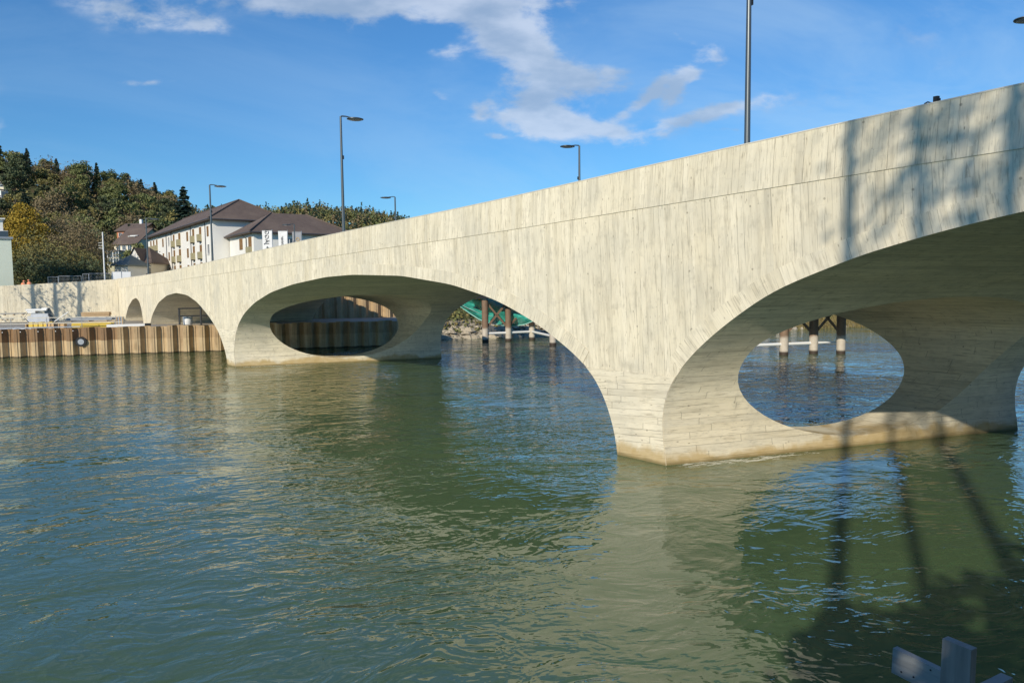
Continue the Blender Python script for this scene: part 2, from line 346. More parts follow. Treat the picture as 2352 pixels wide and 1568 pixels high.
# ------------------------------------------------------------ bridge frame
B0=Vector((5.34,25.04,0)); B2=Vector((-22.07,58.92,0)); eD=(B2-B0).normalized(); PV=Vector((15.95,5.62,0)); PL=PV.length; eP=PV.normalized()
nF=Vector((eD.y,-eD.x,0))   # facade normal pointing away from the camera
def bw(s,w,z): return B0+eD*s+eP*w+Vector((0,0,z))
def smooth(xs,k):
    xs=np.array(xs,float); ker=np.exp(-np.linspace(-2,2,2*k+1)**2); ker/=ker.sum(); p=np.pad(xs,k,mode='reflect',reflect_type='odd'); return np.convolve(p,ker,'valid')
def curve(pts,n=70,k=4):
    p=np.array(pts,float); d=np.r_[0,np.cumsum(np.hypot(*np.diff(p,axis=0).T))]; t=np.linspace(0,d[-1],n)
    return np.c_[smooth(np.interp(t,d,p[:,0]),k),smooth(np.interp(t,d,p[:,1]),k)]
parS=[-60,-40,-30,-20,-10.1,-8,-5.8,-3.6,.74,4.3,8.3,13.2,18.5,23.5,29.6,37.3,47.2,60.4,73,85.8]
parZ=[10.4,10.9,10.95,10.9,10.71,10.62,10.55,10.47,10.31,10.16,9.99,9.82,9.68,9.53,9.33,9.04,8.66,8.15,7.85,7.66]
gs=np.linspace(-60,85.8,293); gz=smooth(np.interp(gs,parS,parZ),10)
def zpar(s): return float(np.interp(s,gs,gz))
def zstr(s): return zpar(s)-float(np.interp(s,[-20,0,20,36,56,86],[1.5,1.44,1.33,1.3,1.1,1.1]))
A3=[(.1,-2.5),(.05,0),(.27,.88),(.3,1.69),(.13,2.52),(-.25,3.12),(-.81,3.78),(-1.43,4.32),(-2.15,4.88),(-2.86,5.36),(-3.51,5.78),(-4.26,6.15),(-6.47,6.95),(-8.52,7.47),(-10.2,7.8),(-13,8.22),(-16.5,8.52),(-20,8.62)]
A3=A3+[(-40-s,z) for s,z in A3[-2::-1]]
A2=[(2.2,-2.5),(2.33,0),(2.49,.83),(2.75,1.51),(3.14,2.27),(3.68,2.92),(4.31,3.37),(4.95,3.75),(6.78,4.66),(8.72,5.36),(9.93,5.71),(12.97,6.33),(17.57,6.82),(23.08,6.98),(26.7,6.9),(31.77,6.5),(35.68,5.97),(39,5.2),(41.43,4.3),(43.02,3.25),(43.78,1.91),(43.93,.59),(43.6,0),(43.6,-2.5)]
A1=[(45.3,-2.5),(45.55,0),(46.03,1.09),(47.37,2.49),(48.82,3.33),(50.34,4.02),(53.26,5.09),(56.26,5.72),(59.98,5.93),(63.44,5.66),(66.78,4.91),(69.38,3.68),(70.88,2.3),(71.3,1),(71.3,-2.5)]
A0=[(73.3,-2.5),(73.4,1.5),(73.7,3.06),(74.3,4.3),(75.2,5.05),(76.5,5.38),(78.4,5.12),(80.6,4.27),(82.43,2.89),(83,1.5),(83.1,-2.5)]
arches=[curve(A3[::-1],150,4),curve(A2,150,4),curve(A1,110,4),curve(A0,70,2)]
# solid body: outline in (s,z) extruded along the pier direction
out=[]
bot=[(-58,-2.5)]
for a in arches: bot+= [tuple(p) for p in a]
bot+=[(85.8,-2.5)]
top=[(s,zstr(s)) for s in np.linspace(85.8,-58,120)]
loop=bot+top; n=len(loop); mb=MB()
for w in (0,PL):
    for s,z in loop: mb.v.append(tuple(bw(s,w,z)))
fuv=lambda s,z:(s-.055*z,z)
mb.face(list(range(n)),[fuv(s,z) for s,z in loop],0); mb.face([n+i for i in range(n)][::-1],[fuv(*loop[i]) for i in range(n)][::-1],0)
acc=0; cut=[]
for i in range(n):
    j=(i+1)%n; a=loop[i]; b_=loop[j]; l=math.hypot(a[0]-b_[0],a[1]-b_[1])
    mb.face((i,j,n+j,n+i),[(acc,0),(acc+l,0),(acc+l,PL),(acc,PL)],1 if i<len(bot)-1 else 2); acc+=l
bridge=empty('arch_bridge',bw(20,8,0),'pale board-marked concrete arch bridge with oval openings through its river piers','bridge')
# oval openings
def cutter(sc,s0,s1,w0):
    c=MB(); N=72; rings=[]; SL=12
    for k in range(SL+1):
        s=s0+(s1-s0)*k/SL; r=len(c.v); rings.append(r); wc=w0+.12*(s-sc); 
        for j in range(N):
            t=2*PI*j/N; ct,st=math.cos(t),math.sin(t)
            zz=3.95+(st*3.55 if st<0 else st*1.75); ww=wc+6.38*(abs(ct)**.96)*(1 if ct>0 else -1)
            c.v.append(tuple(bw(s,ww,zz)))
    ds=abs(s1-s0)/SL
    for k,(a,b_) in enumerate(zip(rings,rings[1:])):
        for j in range(N):
            j2=(j+1)%N; c.face((a+j,a+j2,b_+j2,b_+j),[(j*.25,k*ds),((j+1)*.25,k*ds),((j+1)*.25,(k+1)*ds),(j*.25,(k+1)*ds)],0)
    c.face([rings[0]+j for j in range(N)],[(0,0)]*N,0); c.face([rings[-1]+j for j in range(N)][::-1],[(0,0)]*N,0)
    return c
mats=[M['board'],M['pier'],M['deck']]
bobj=mb.build('arch_body',mats,None)
cuts=[cutter(0,-15,17,8.75).build('cutter',[M['pier'],M['pier']],None),cutter(43.6,29,60,8.75).build('cutter',[M['pier'],M['pier']],None)]
for c in cuts:
    mdf=bobj.modifiers.new('b','BOOLEAN'); mdf.operation='DIFFERENCE'; mdf.object=c; mdf.solver='EXACT'; mdf.material_mode='TRANSFER'
dg=bpy.context.evaluated_depsgraph_get(); nm=bpy.data.meshes.new_from_object(bobj.evaluated_get(dg))
bobj.modifiers.clear(); old=bobj.data; bobj.data=nm; bpy.data.meshes.remove(old); nm.name='arch_body'
for c in cuts: d_=c.data; bpy.data.objects.remove(c); bpy.data.meshes.remove(d_)
nm.polygons.foreach_set('use_smooth',[True]*len(nm.polygons)); nm.set_sharp_from_angle(angle=R(28))
bobj.parent=bridge; bobj.matrix_parent_inverse=PM(bridge).inverted()
print('BODY',len(nm.polygons),[m_.name if m_ else None for m_ in nm.materials])
# parapets
def slab(name,botf,topf,s0,s1,w0,w1,N,mat_,uvf=None,lab=None):
    m_=MB(); ss=np.linspace(s0,s1,N); uvf=uvf or (lambda s,z:(s,z))
    for i in range(N-1):
        a,b_=ss[i],ss[i+1]; q=[(a,botf(a)),(b_,botf(b_)),(b_,topf(b_)),(a,topf(a))]
        for w in (w0,w1): m_.quad(*[bw(s,w,z) for s,z in q],uv=[uvf(*p) for p in q])
        for k in ((0,1),(2,3)): m_.quad(bw(q[k[0]][0],w0,q[k[0]][1]),bw(q[k[1]][0],w0,q[k[1]][1]),bw(q[k[1]][0],w1,q[k[1]][1]),bw(q[k[0]][0],w1,q[k[0]][1]),uv=[(q[k[0]][0],0),(q[k[1]][0],0),(q[k[1]][0],.4),(q[k[0]][0],.4)])
    for s in (s0,s1): m_.quad(bw(s,w0,botf(s)),bw(s,w1,botf(s)),bw(s,w1,topf(s)),bw(s,w0,topf(s)),uv=[(0,0),(.4,0),(.4,1),(0,1)])
    bm=bmesh.new(); me=m_.mesh(name,mat_); bm.from_mesh(me); bmesh.ops.remove_doubles(bm,verts=bm.verts,dist=.0005); bmesh.ops.recalc_face_normals(bm,faces=bm.faces); bm.to_mesh(me); bm.free()
    return link(name,me,bridge,lab)
slab('parapet',zstr,lambda s:zpar(s)-.035,-58,85.77,-.026,.42,150,M['board'],lambda s,z:(s+.07+.05*z,z))
slab('parapet',zstr,lambda s:zpar(s)-.035,-58,85.77,PL-.42,PL+.012,150,M['board'],lambda s,z:(s+3.3,z))
for w0,w1 in ((-.036,.43),(PL-.43,PL+.022)): slab('coping',lambda s:zpar(s)-.035,zpar,-58,85.77,w0,w1,150,M['coping'])
# arch rings and horizontally boarded pier facings on the front
def ring(c,off,zmin):
    m_=MB(); c=c[c[:,1]>zmin]; t=np.gradient(c,axis=0); nn=np.c_[-t[:,1],t[:,0]]/np.hypot(*t.T)[:,None]
    mid=c[len(c)//2]; nn*= (1 if nn[len(c)//2][1]>0 else -1); o=c+nn*off
    d=np.r_[0,np.cumsum(np.hypot(*np.diff(c,axis=0).T))]*1.12; y=-.018
    for i in range(len(c)-1):
        a,b_,e,f=c[i],c[i+1],o[i+1],o[i]
        m_.quad(bw(*[a[0],y,a[1]]),bw(b_[0],y,b_[1]),bw(e[0],y,e[1]),bw(f[0],y,f[1]),uv=[(d[i],0),(d[i+1],0),(d[i+1],off),(d[i],off)])
        m_.quad(bw(f[0],y,f[1]),bw(e[0],y,e[1]),bw(e[0],.004,e[1]),bw(f[0],.004,f[1]),uv=[(0,0)]*4)
        m_.quad(bw(a[0],y,a[1]),bw(b_[0],y,b_[1]),bw(b_[0],.004,b_[1]),bw(a[0],.004,a[1]),uv=[(0,0)]*4)
    return m_.build('arch_ring',M['board'],bridge)
for c,of,zm in ((arches[0],.58,3.1),(arches[1],.58,3.1),(arches[2],.5,2.7),(arches[3],.4,2.7)): ring(c,of,zm)
def facing(cl,cr,z1,zt):   # between the right leg of one arch and the left leg of the next
    m_=MB(); zs=np.linspace(-1.0,zt,26)
    def edge(c,sel):
        c=c[sel]; o=np.argsort(c[:,1]); return c[o]
    L=[]; 
    for z in zs:
        L.append((float(np.interp(z,cl[:,1],cl[:,0])),float(np.interp(z,cr[:,1],cr[:,0])),z))
    y=-.022
    for a,b_ in zip(L,L[1:]):
        q=[(a[0],a[2]),(a[1],a[2]),(b_[1],b_[2]),(b_[0],b_[2])]
        m_.quad(*[bw(s,y,z) for s,z in q],uv=[(z*1.0+.07*s,s) for s,z in q])
    a=L[-1]; m_.quad(bw(a[0],y,a[2]),bw(a[1],y,a[2]),bw(a[1],.003,a[2]),bw(a[0],.003,a[2]),uv=[(0,0)]*4)
    return m_.build('pier_facing',M['pier'],bridge)
def leg(c,left):
    k=int(np.argmax(c[:,1])); p=c[:k+1] if left else c[k:]; return p[np.argsort(p[:,1])]
facing(leg(arches[0],False) if arches[0][0][0]<arches[0][-1][0] else leg(arches[0],True),leg(arches[1],True),0,3.1)
facing(leg(arches[1],False),leg(arches[2],True),0,2.95)

# ------------------------------------------------------------ water
def water_fn(T,b):
    P=pos(T); X,Y,Z=T.sep(P); ea=(.963,.27,0); ec=(-.27,.963,0)
    a=T.vm('DOT_PRODUCT',P,ea); c=T.vm('DOT_PRODUCT',P,ec)
    b.inputs['Roughness'].default_value=.02; b.inputs['IOR'].default_value=1.72
    q=T.xyz(T.m('MULTIPLY',a,.62),c,0)
    mask=T.sm(T.noise(P,.07,4,.6,1.5),.36,.62,.30,1.25)
    wp=T.add('ShaderNodeTexNoise'); T.put(wp.inputs['Vector'],P); wp.inputs['Scale'].default_value=.18; wp.inputs['Detail'].default_value=3
    wq=T.vm('ADD',q,T.vm('SCALE',T.vm('SUBTRACT',wp.outputs['Color'],(.5,.5,.5)),sc=2.6))
    n0=T.noise(wq,.28,3,.5,.6); n1=T.noise(wq,1.2,2.5,.55,1.0); n2=T.noise(wq,3.3,1.5,.5,.8)
    rough2=T.m('MULTIPLY',T.sm(Y,28,48),1.0)   # the faster, choppier water beyond the piers
    n3=T.noise(wq,8.5,1,.5,.4); m3=T.sm(T.noise(P,.16,4,.6,2.0),.45,.66)
    nb=T.bump(n0,.20); nb=T.bump(n1,T.m('MULTIPLY',mask,T.m('MULTIPLY_ADD',rough2,.10,.085)),1,nb); nb=T.bump(n2,T.m('MULTIPLY',mask,.040),1,nb); nb=T.bump(n3,T.m('MULTIPLY',m3,.011),1,nb)
    T.put(b.inputs['Normal'],nb)
    d=T.vm('SUBTRACT',P,tuple(B0)); w=T.vm('DOT_PRODUCT',d,tuple(eP)); k=T.vm('DOT_PRODUCT',d,(eP.y,-eP.x,0))
    def foam(w,k,L,wid):
        k2=T.m('MULTIPLY_ADD',T.noise(T.xyz(w,0,0),.5,3),-.9,T.m('ADD',k,.25))
        e=T.m('MULTIPLY',T.sm(T.m('ABSOLUTE',k2),.02,wid,1,0),T.sm(w,-.3,.5)); e=T.m('MULTIPLY',e,T.sm(w,L*.5,L,1,0))
        nf=T.noise(T.xyz(T.m('MULTIPLY',w,1.1),T.m('MULTIPLY',k,3.2),0),1.9,7,.68,1.0)
        return T.m('MULTIPLY',T.sm(T.m('ADD',nf,T.m('MULTIPLY',e,.26)),.66,.86),T.sm(e,.02,.3))
    d2=T.vm('SUBTRACT',P,tuple(B2)); w2=T.vm('DOT_PRODUCT',d2,tuple(eP)); k3=T.vm('DOT_PRODUCT',d2,(eP.y,-eP.x,0))
    fm=T.m('ADD',foam(w,k,8,.62),foam(w2,k3,9,.55),clamp=True)
    green=T.mix(T.noise(P,.07,3),(.058,.102,.042),(.082,.134,.060))
    T.put(b.inputs['Base Color'],T.mix(fm,green,(.7,.7,.62))); T.put(b.inputs['Roughness'],T.m('MULTIPLY_ADD',fm,.6,.03))
M['water']=mat('river_water',rough=.03,fn=water_fn)
m_=MB(); 
xs=[-3000,-400,-60,60,400,3000]; ys=[-3000,-200,0,60,120,400,3500]
for i in range(5):
    for j in range(6): m_.quad((xs[i],ys[j],0),(xs[i+1],ys[j],0),(xs[i+1],ys[j+1],0),(xs[i],ys[j+1],0))
bm=bmesh.new(); me=m_.mesh('river_water',M['water']); bm.from_mesh(me); bmesh.ops.remove_doubles(bm,verts=bm.verts,dist=.01); bm.to_mesh(me); bm.free()
tag(link('river_water',me),None,None,kind='structure')

# ------------------------------------------------------------ terrain
O2=Vector((-29,74.6,0)); ea=Vector((.963,.27,0)).normalized(); ec=Vector((-ea.y,ea.x,0))
def W(a,c,z=0): return O2+ea*a+ec*c+Vector((0,0,z))
def AC(p): d=Vector(p)-O2; return d.dot(ea),d.dot(ec)
def sst(x,a,b): t=min(1,max(0,(x-a)/(b-a))); return t*t*(3-2*t)
def height(x,y):
    a,c=AC((x,y,0)); k=sst(a,18,22)
    left=-2.5 if c<.5 else (2.5 if c<22.3 else 5.6)
    if c<22.3 and a<-14.3 and c>21.5: left=2.5
    right=-2.5+sst(c,6.5,9)*3.1+sst(c,8.5,17)*3.6+sst(c,17,40)*1.2
    h=left*(1-k)+right*k
    if c>.5:
        D=CX+x/max(y,1)*FOC
        h1=np.interp(D,[-1200,-400,0,50,100,175,240,300,360,400,425,455,490,560,700],[60,58,50,48.5,43,40,36.5,34.5,30,30,22,13,9,3,0])
        h2=np.interp(D,[-1000,300,480,600,720,850,915,1000,1300,2400],[54,46,52,60,64,59,54,44,34,28])
        h+=h1*sst(y,185,325)*(1-.25*sst(y,360,520))+h2*sst(y,430,690)*(1-.6*sst(y,800,1500))
        h+=noise.noise(Vector((x*.02,y*.02,0)))*5*sst(y,200,320)
    return h
cs=[-4,.3,.55,3,8,14,21.6,22.2,22.5,26,32,40,50,60,75,90,105,120,135,150,165,180,195,210,225,240,255,270,290,310,340,380,430,480,540,600,660,720,800,1000,1500,2500]
ri=[-4,5,6.5,7,7.5,8,8.5,9,9.5,10,11,12,13,15,17]
cs=sorted(set(cs+ri)); as_=list(range(-900,-80,40))+list(range(-80,120,5))+list(range(120,1200,60))
m_=MB(); 
for c in cs:
    for a in as_:
        p=W(a,c); jit=0 if c<22.4 and a<20 else noise.noise(Vector((a*.15,c*.15,3)))*.35
        m_.v.append((p.x,p.y,height(p.x,p.y)+jit))
na=len(as_)
for i in range(len(cs)-1):
    for j in range(na-1): m_.face((i*na+j,i*na+j+1,(i+1)*na+j+1,(i+1)*na+j))
tag(m_.build('hillside_terrain',M['ground'],None,True),None,None,kind='structure')
m_=MB(); ya=[W(-80,.6,2.56),W(19,.6,2.56),W(19,21.7,2.56),W(-80,21.7,2.56)]; m_.quad(*ya)
tag(m_.build('yard_ground',M['yard']),None,None,kind='structure')
# near bank beneath and behind the camera
m_=MB(); pr=[(-400,4.6),(-60,4.6),(-20,4.55),(-3,4.5),(1.2,4.45),(2.4,3.9),(3.2,2.9),(4.2,1.2),(5.4,-.8),(7,-2.5)]
xs=list(range(-300,-40,20))+list(range(-40,60,2))+list(range(60,400,20))
def nbk(x,y): return Vector((x+y*-.27,y+x*.27,0))
for y,z in pr:
    for x in xs:
        p=nbk(x,y); m_.v.append((p.x,p.y,z+noise.noise(Vector((p.x*.3,p.y*.3,0)))*.12))
for i in range(len(pr)-1):
    for j in range(len(xs)-1): m_.face((i*len(xs)+j,i*len(xs)+j+1,(i+1)*len(xs)+j+1,(i+1)*len(xs)+j))
tag(m_.build('near_bank',M['ground'],None,True),None,None,kind='structure')

# ------------------------------------------------------------ wing wall, sheet piles
J=bw(85.8,0,0); wl=-ea
m_=MB(); N=30; LW=46
def wt(t): return float(np.interp(t,[0,6,13,46],[7.62,7.25,6.88,5.9]))
for i in range(N):
    t0=LW*i/N+.03; t1=LW*(i+1)/N+.03; a=J+wl*t0; b_=J+wl*t1; th=ec*.4
    for o,rev in ((Vector(),0),(th,1)):
        m_.quad(a+o+Vector((0,0,1)),b_+o+Vector((0,0,1)),b_+o+Vector((0,0,wt(t1))),a+o+Vector((0,0,wt(t0))),uv=[(t0,1),(t1,1),(t1,wt(t1)),(t0,wt(t0))])
    m_.quad(a+Vector((0,0,wt(t0))),b_+Vector((0,0,wt(t1))),b_+th+Vector((0,0,wt(t1))),a+th+Vector((0,0,wt(t0))),uv=[(t0,0),(t1,0),(t1,.4),(t0,.4)])
tag(m_.build('wing_wall',M['board'],None),'straight board-marked concrete wing wall behind the building yard at the far left','wall')
def sheet(name,a0,a1,c,zt,zb,label,cat='sheet pile wall',ztf=None):
    m_=MB(); t=a0; x=[(0,0),(.48,0),(.80,.50),(1.20,.50)]; per=1.47; pts=[]
    while t<a1:
        for dx,dc in x: pts.append((t+dx,dc))
        t+=per
    u=0
    for (p,q) in zip(pts,pts[1:]):
        l=math.hypot(q[0]-p[0],q[1]-p[1]); z1=zt+.05*math.sin(int((p[0]-a0)/1.47+.01)*2.3)
        A,Bp=W(p[0],c-.5+p[1]),W(q[0],c-.5+q[1])
        m_.quad(A+Vector((0,0,zb)),Bp+Vector((0,0,zb)),Bp+Vector((0,0,z1)),A+Vector((0,0,z1)),uv=[(u,zb),(u+l,zb),(u+l,z1),(u,z1)])
        # interlock rib on inner and outer pans
        if abs(q[1]-p[1])<.01 and l>.3:
            mid=W((p[0]+q[0])/2,c-.5+p[1]-.02); m_.box((mid.x,mid.y,(zb+z1)/2-.02),(.07,.06,z1-zb-.1),(ea,ec,Vector((0,0,1))))
        u+=l
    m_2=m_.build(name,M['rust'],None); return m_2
sp=empty('sheet_pile_wall',W(-10,0,0),'long rusty corrugated sheet pile wall standing in the river in front of the yard','sheet pile wall')
def adopt(o,p,nm=None):
    o.parent=p; o.matrix_parent_inverse=PM(p).inverted()
    if nm: o.name=nm
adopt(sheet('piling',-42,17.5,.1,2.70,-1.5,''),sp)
# pipe outlet through the piling
pc=at(181,786,W(-17.4,0).y); m_=MB()
q0=W(*AC(pc)); a_,c_=AC(pc); c_=-.55
p0=W(a_,c_,pc.z); m_.tube([p0+ec*.9,p0-ec*.05],.47,20); m_.build('pipe',M['dark'],sp,True)
m_=MB(); m_.tube([p0+ec*.5,p0-ec*.07],.27,20); m_.build('pipe_liner',M['steel_light'],sp,True)
m_=MB()
for k in range(16):
    a=-24+k*.735*1.0; 
    p=W(a+.2,-.36 if k%2==0 else .06,2.42); m_.tube([p,p-ec*.05],.045,8)
m_.build('lifting_eyes',M['tarp'],sp)
m_=MB(); m_.box(W(-24,.25,2.78),(22,.5,.09),(ea,ec,Vector((0,0,1)))); m_.build('capping_plank',M['steel_light'],sp)
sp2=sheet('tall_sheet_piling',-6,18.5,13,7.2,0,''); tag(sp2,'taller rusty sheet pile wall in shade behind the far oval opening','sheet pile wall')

# ------------------------------------------------------------ street lamps
def lamp_proto():
    e=empty('street_lamp',(0,0,0),'x','street lamp','grey street lamps along the bridge')
    m_=MB(); m_.tube([(0,0,0),(0,0,.05),(0,0,1.2)],[.15,.11,.11],14); m_.tube([(0,0,1.2),(0,0,4),(0,0,7.6)],[.095,.082,.062],14); m_.build('pole',M['pole'],e,True)
    m_=MB(); m_.tube([(0,0,7.56),(.06,0,7.62),(.30,0,7.62),(.62,0,7.57)],[.05,.04,.035,.03],10); m_.build('arm',M['pole'],e,True)
    m_=MB(); m_.lathe((.86,0,7.50),[(.34,-.03),(.40,-.01),(.40,.02),(.28,.06),(.06,.09)],24,1.25,1.05); h=m_.build('lamp_head',M['pole'],e,True)
    m_=MB(); m_.lathe((.86,0,7.50),[(.30,-.05),(.33,-.028)],24,1.25,1.05); m_.build('lens',M['lens'],h,True)
    m_=MB(); m_.box((.10,0,5.4),(.07,.08,.2)); m_.build('sensor_box',M['dark'],e)
    return e
lp=lamp_proto(); used=False
def lamp_at(s,w,ztop,side,label):
    global used
    o=lp if not used else copy_tree(lp); used=True
    z0=zstr(s); o.location=bw(s,w,z0); h=(ztop-z0)/7.66; o.scale=(1,1,h); ang=math.atan2(eP.y,eP.x)+(0 if side>0 else PI); o.rotation_euler=(0,0,ang); o['label']=label
def s_on(u,w):   # bridge station seen in picture column u at offset w
    best=min(np.linspace(-30,110,2801),key=lambda s:abs(CX+FOC*((bw(s,w,9).x)/(bw(s,w,9).y))-u)); return float(best)
def yof(s,w): return bw(s,w,0).y
for u,v,ut,lab in ((1712,None,1716,'nearest street lamp, its thick grey pole running out of the picture top'),(795,265,793,'tall street lamp with a leaf-shaped head between the apartment block and the distant wood'),
                (494,423,492,'street lamp in front of the end wall of the white apartment block'),(346,500,343,'street lamp in front of the left end of the white apartment block')):
    s=s_on(u,.75); zt=zat(ut,v,yof(s,.75)) if v else 17.4
    lamp_at(s,.75,zt,1,lab)
for u,v,lab in ((1332,333,'street lamp with its head turned left, nearest to the tall lamp cut by the picture'),(914,451,'small street lamp of the far side just right of the distant wood'),(683,514,'smallest street lamp, in front of the roof and banners of the block')):
    s=s_on(u,PL-.7); lamp_at(s,PL-.7,zat(u,v,yof(s,PL-.7)),-1,lab)
s=s_on(2368,PL-.7); lamp_at(s,PL-.7,zat(2368,42,yof(s,PL-.7)),-1,'street lamp at the right picture edge, only the tip of its head showing')
# small dark bracket on the parapet
s=s_on(2134,.2); z=zpar(s); e=empty('sensor_bracket',bw(s,.2,z),'small black device with a curved cable clamped on the parapet at the right','device')
m_=MB(); m_.box(bw(s,.2,z+.09),(.10,.08,.18),(eD,eP,Vector((0,0,1)))); m_.box(bw(s-.07,.2,z+.06),(.03,.05,.12),(eD,eP,Vector((0,0,1)))); m_.build('housing',M['dark'],e)
m_=MB(); m_.tube([bw(s+.28+.0,.2,z),bw(s+.27,.2,z+.05),bw(s+.2,.2,z+.08),bw(s+.12,.2,z+.04),bw(s+.03,.2,z+.03)],.018,6); m_.build('cable',M['dark'],e)

# ------------------------------------------------------------ buildings
ha=Vector((-.588,.809,0)); hb=Vector((.809,.588,0)); UP=Vector((0,0,1))
def hip(m,K,a,b,La,Lb,ze,zr,ov=.6,ins=None,gable=False):
    K=K-a*ov-b*ov; La+=2*ov; Lb+=2*ov; ins=Lb/2 if ins is None else ins
    c=[K,K+a*La,K+a*La+b*Lb,K+b*Lb]; c=[p+UP*ze for p in c]
    if La>=Lb: r0=K+a*ins+b*Lb/2+UP*zr; r1=K+a*(La-ins)+b*Lb/2+UP*zr; fs=[(c[0],c[1],r1,r0),(c[2],c[3],r0,r1),(c[3],c[0],r0),(c[1],c[2],r1)]
    else: r0=K+b*ins+a*La/2+UP*zr; r1=K+b*(Lb-ins)+a*La/2+UP*zr; fs=[(c[3],c[0],r0,r1),(c[1],c[2],r1,r0),(c[0],c[1],r0),(c[2],c[3],r1)]
    for f in fs: n=len(m.v); m.v+=[tuple(p) for p in f]; m.face(range(n,n+len(f)))
    n=len(m.v); m.v+=[tuple(p-UP*.22) for p in c]; m.face(range(n,n+4))
    for i in range(4): m.quad(c[i],c[(i+1)%4],c[(i+1)%4]-UP*.22,c[i]-UP*.22)
    return c
def prism(m,K,a,b,La,Lb,z0,z1): m.box(K+a*La/2+b*Lb/2+UP*((z0+z1)/2),(La,Lb,z1-z0),(a,b,UP))
def gut(m,c,r=.09):
    for i in range(len(c)): m.tube([c[i]-UP*.06,c[(i+1)%len(c)]-UP*.06],r,6)
K0=Vector((-47.9,120,0)); GZ=5.6
hotel=empty('apartment_block',K0+UP*GZ,'white three-storey apartment block with brown hipped roofs, slatted shutters and olive balconies beyond the bridge','apartment block')
m_=MB(); prism(m_,K0,ha,hb,54,12,GZ-1,17.6); m_.build('wall',M['white'],hotel)
m_=MB(); c=hip(m_,K0,ha,hb,54,12,17.55,21.5,.9); rf=m_.build('roof',M['roof'],hotel)
m_=MB(); gut(m_,c); m_.build('gutter',M['gutter'],rf)
W0=Vector((-38.3,111,0))
m_=MB(); prism(m_,W0,ha,hb,12.5,15.2,GZ-1,14.75); m_.build('wing_wall_block',M['white'],hotel)
m_=MB(); c=hip(m_,W0,ha,hb,12.5,15.2,14.7,18.25,.8,5.6); rf2=m_.build('roof',M['roof'],hotel)
m_=MB(); gut(m_,c); m_.build('gutter',M['gutter'],rf2)
m_=MB()
for cc,(r0,r1) in ((0,(K0+ha*6+hb*6,K0+ha*48+hb*6)),): m_.tube([r0+UP*21.5,r1+UP*21.5],.14,6)
for q0,q1 in ((K0-ha*.9-hb*.9+UP*17.6,K0+ha*6+hb*6+UP*21.5),(K0-ha*.9+hb*12.9+UP*17.6,K0+ha*6+hb*6+UP*21.5),(W0-ha*.8-hb*.8+UP*14.8,W0+ha*6.25+hb*4.8+UP*18.25),(W0-ha*.8+hb*16+UP*14.8,W0+ha*6.25+hb*10.4+UP*18.25)): m_.tube([q0,q1],.15,6)
m_.build('ridge_tiles',M['roof'],hotel)
def tcol(u): # distance along the long facade seen in column u
    k=(u-CX)/FOC; return (-47.9-k*120)/(k*.809+.588)
def opening(K,dirv,nrm,t,zc,w,h,kind,par):
    p=K+dirv*t-nrm*.0
    if kind=='w' or kind=='b':
        m=MB(); m.box(p-nrm*.03+UP*zc,(w,.10,h),(dirv,nrm,UP)); o=m.build('shutter',M['shutter'],par)
        m=MB(); m.box(p-nrm*.03+dirv*(w/2+.06)+UP*zc,(.10,.13,h+.1),(dirv,nrm,UP)); m.box(p-nrm*.03+UP*(zc+h/2+.06),(w+.2,.13,.1),(dirv,nrm,UP)); m.build('frame',M['frame_white'],o)
    if kind=='b':
        m=MB(); m.box(p-nrm*.26+UP*(zc-h*.40),(w+.12,.52,1.15),(dirv,nrm,UP)); b=m.build('balcony',M['balcony'],par)
        m=MB(); m.box(p-nrm*.26+UP*(zc-h*.40-.66),(w+.0,.46,.14),(dirv,nrm,UP)); m.build('balcony_slab',M['dark'],b)
    if kind=='g':
        m=MB(); m.box(p-nrm*.015+UP*zc,(w,.05,h),(dirv,nrm,UP)); o=m.build('window',M['glass'],par)
        m=MB(); m.box(p-nrm*.05+UP*zc,(.09,.08,h),(dirv,nrm,UP)); m.box(p-nrm*.05+UP*(zc-h/2-.05),(w+.3,.2,.1),(dirv,nrm,UP)); m.box(p-nrm*.05+UP*(zc+h/2+.03),(w+.1,.08,.07),(dirv,nrm,UP)); m.build('frame',M['frame_white'],o)
for r in range(4):
    zc=15.75-2.95*r
    for u,k,w in ((355.5,'b',1.3),(362,'b',1.4),(369,'b',1.5),(383,'w',1.3),(396,'g' if r==0 else 'w',1.2),(408,'b',1.5),(421,'b',1.9),(439,'w',1.4),(453,'b',1.6),(469,'b',1.7),(486,'w' if r!=1 else 'g',1.3)):
        opening(K0,ha,hb,tcol(u),zc,w*.72,1.95 if k=='b' else 1.6,k,hotel)
m_=MB()
for u in (391,402.5,447,480.5):
    p=K0+ha*tcol(u)-hb*.08; m_.tube([p+UP*GZ,p+UP*17.4],.06,6)
p=W0+ha*.3-hb*.1; m_.tube([W0+ha*4.2-hb*.6+UP*14.6,W0+ha*3.4-hb*.1+UP*13.9,W0+ha*3.4-hb*.1+UP*GZ],.07,6)
m_.build('downpipe',M['gutter'],hotel)
opening(W0,ha,hb,6.3,13.2,1.5,1.7,'w',hotel); opening(W0,ha,hb,1.7,12.9,1.4,2.3,'b',hotel)
for t,w in ((5.4,1.6),(11.2,1.9)): opening(W0,hb,ha,t,13.1,w,1.5,'g',hotel)
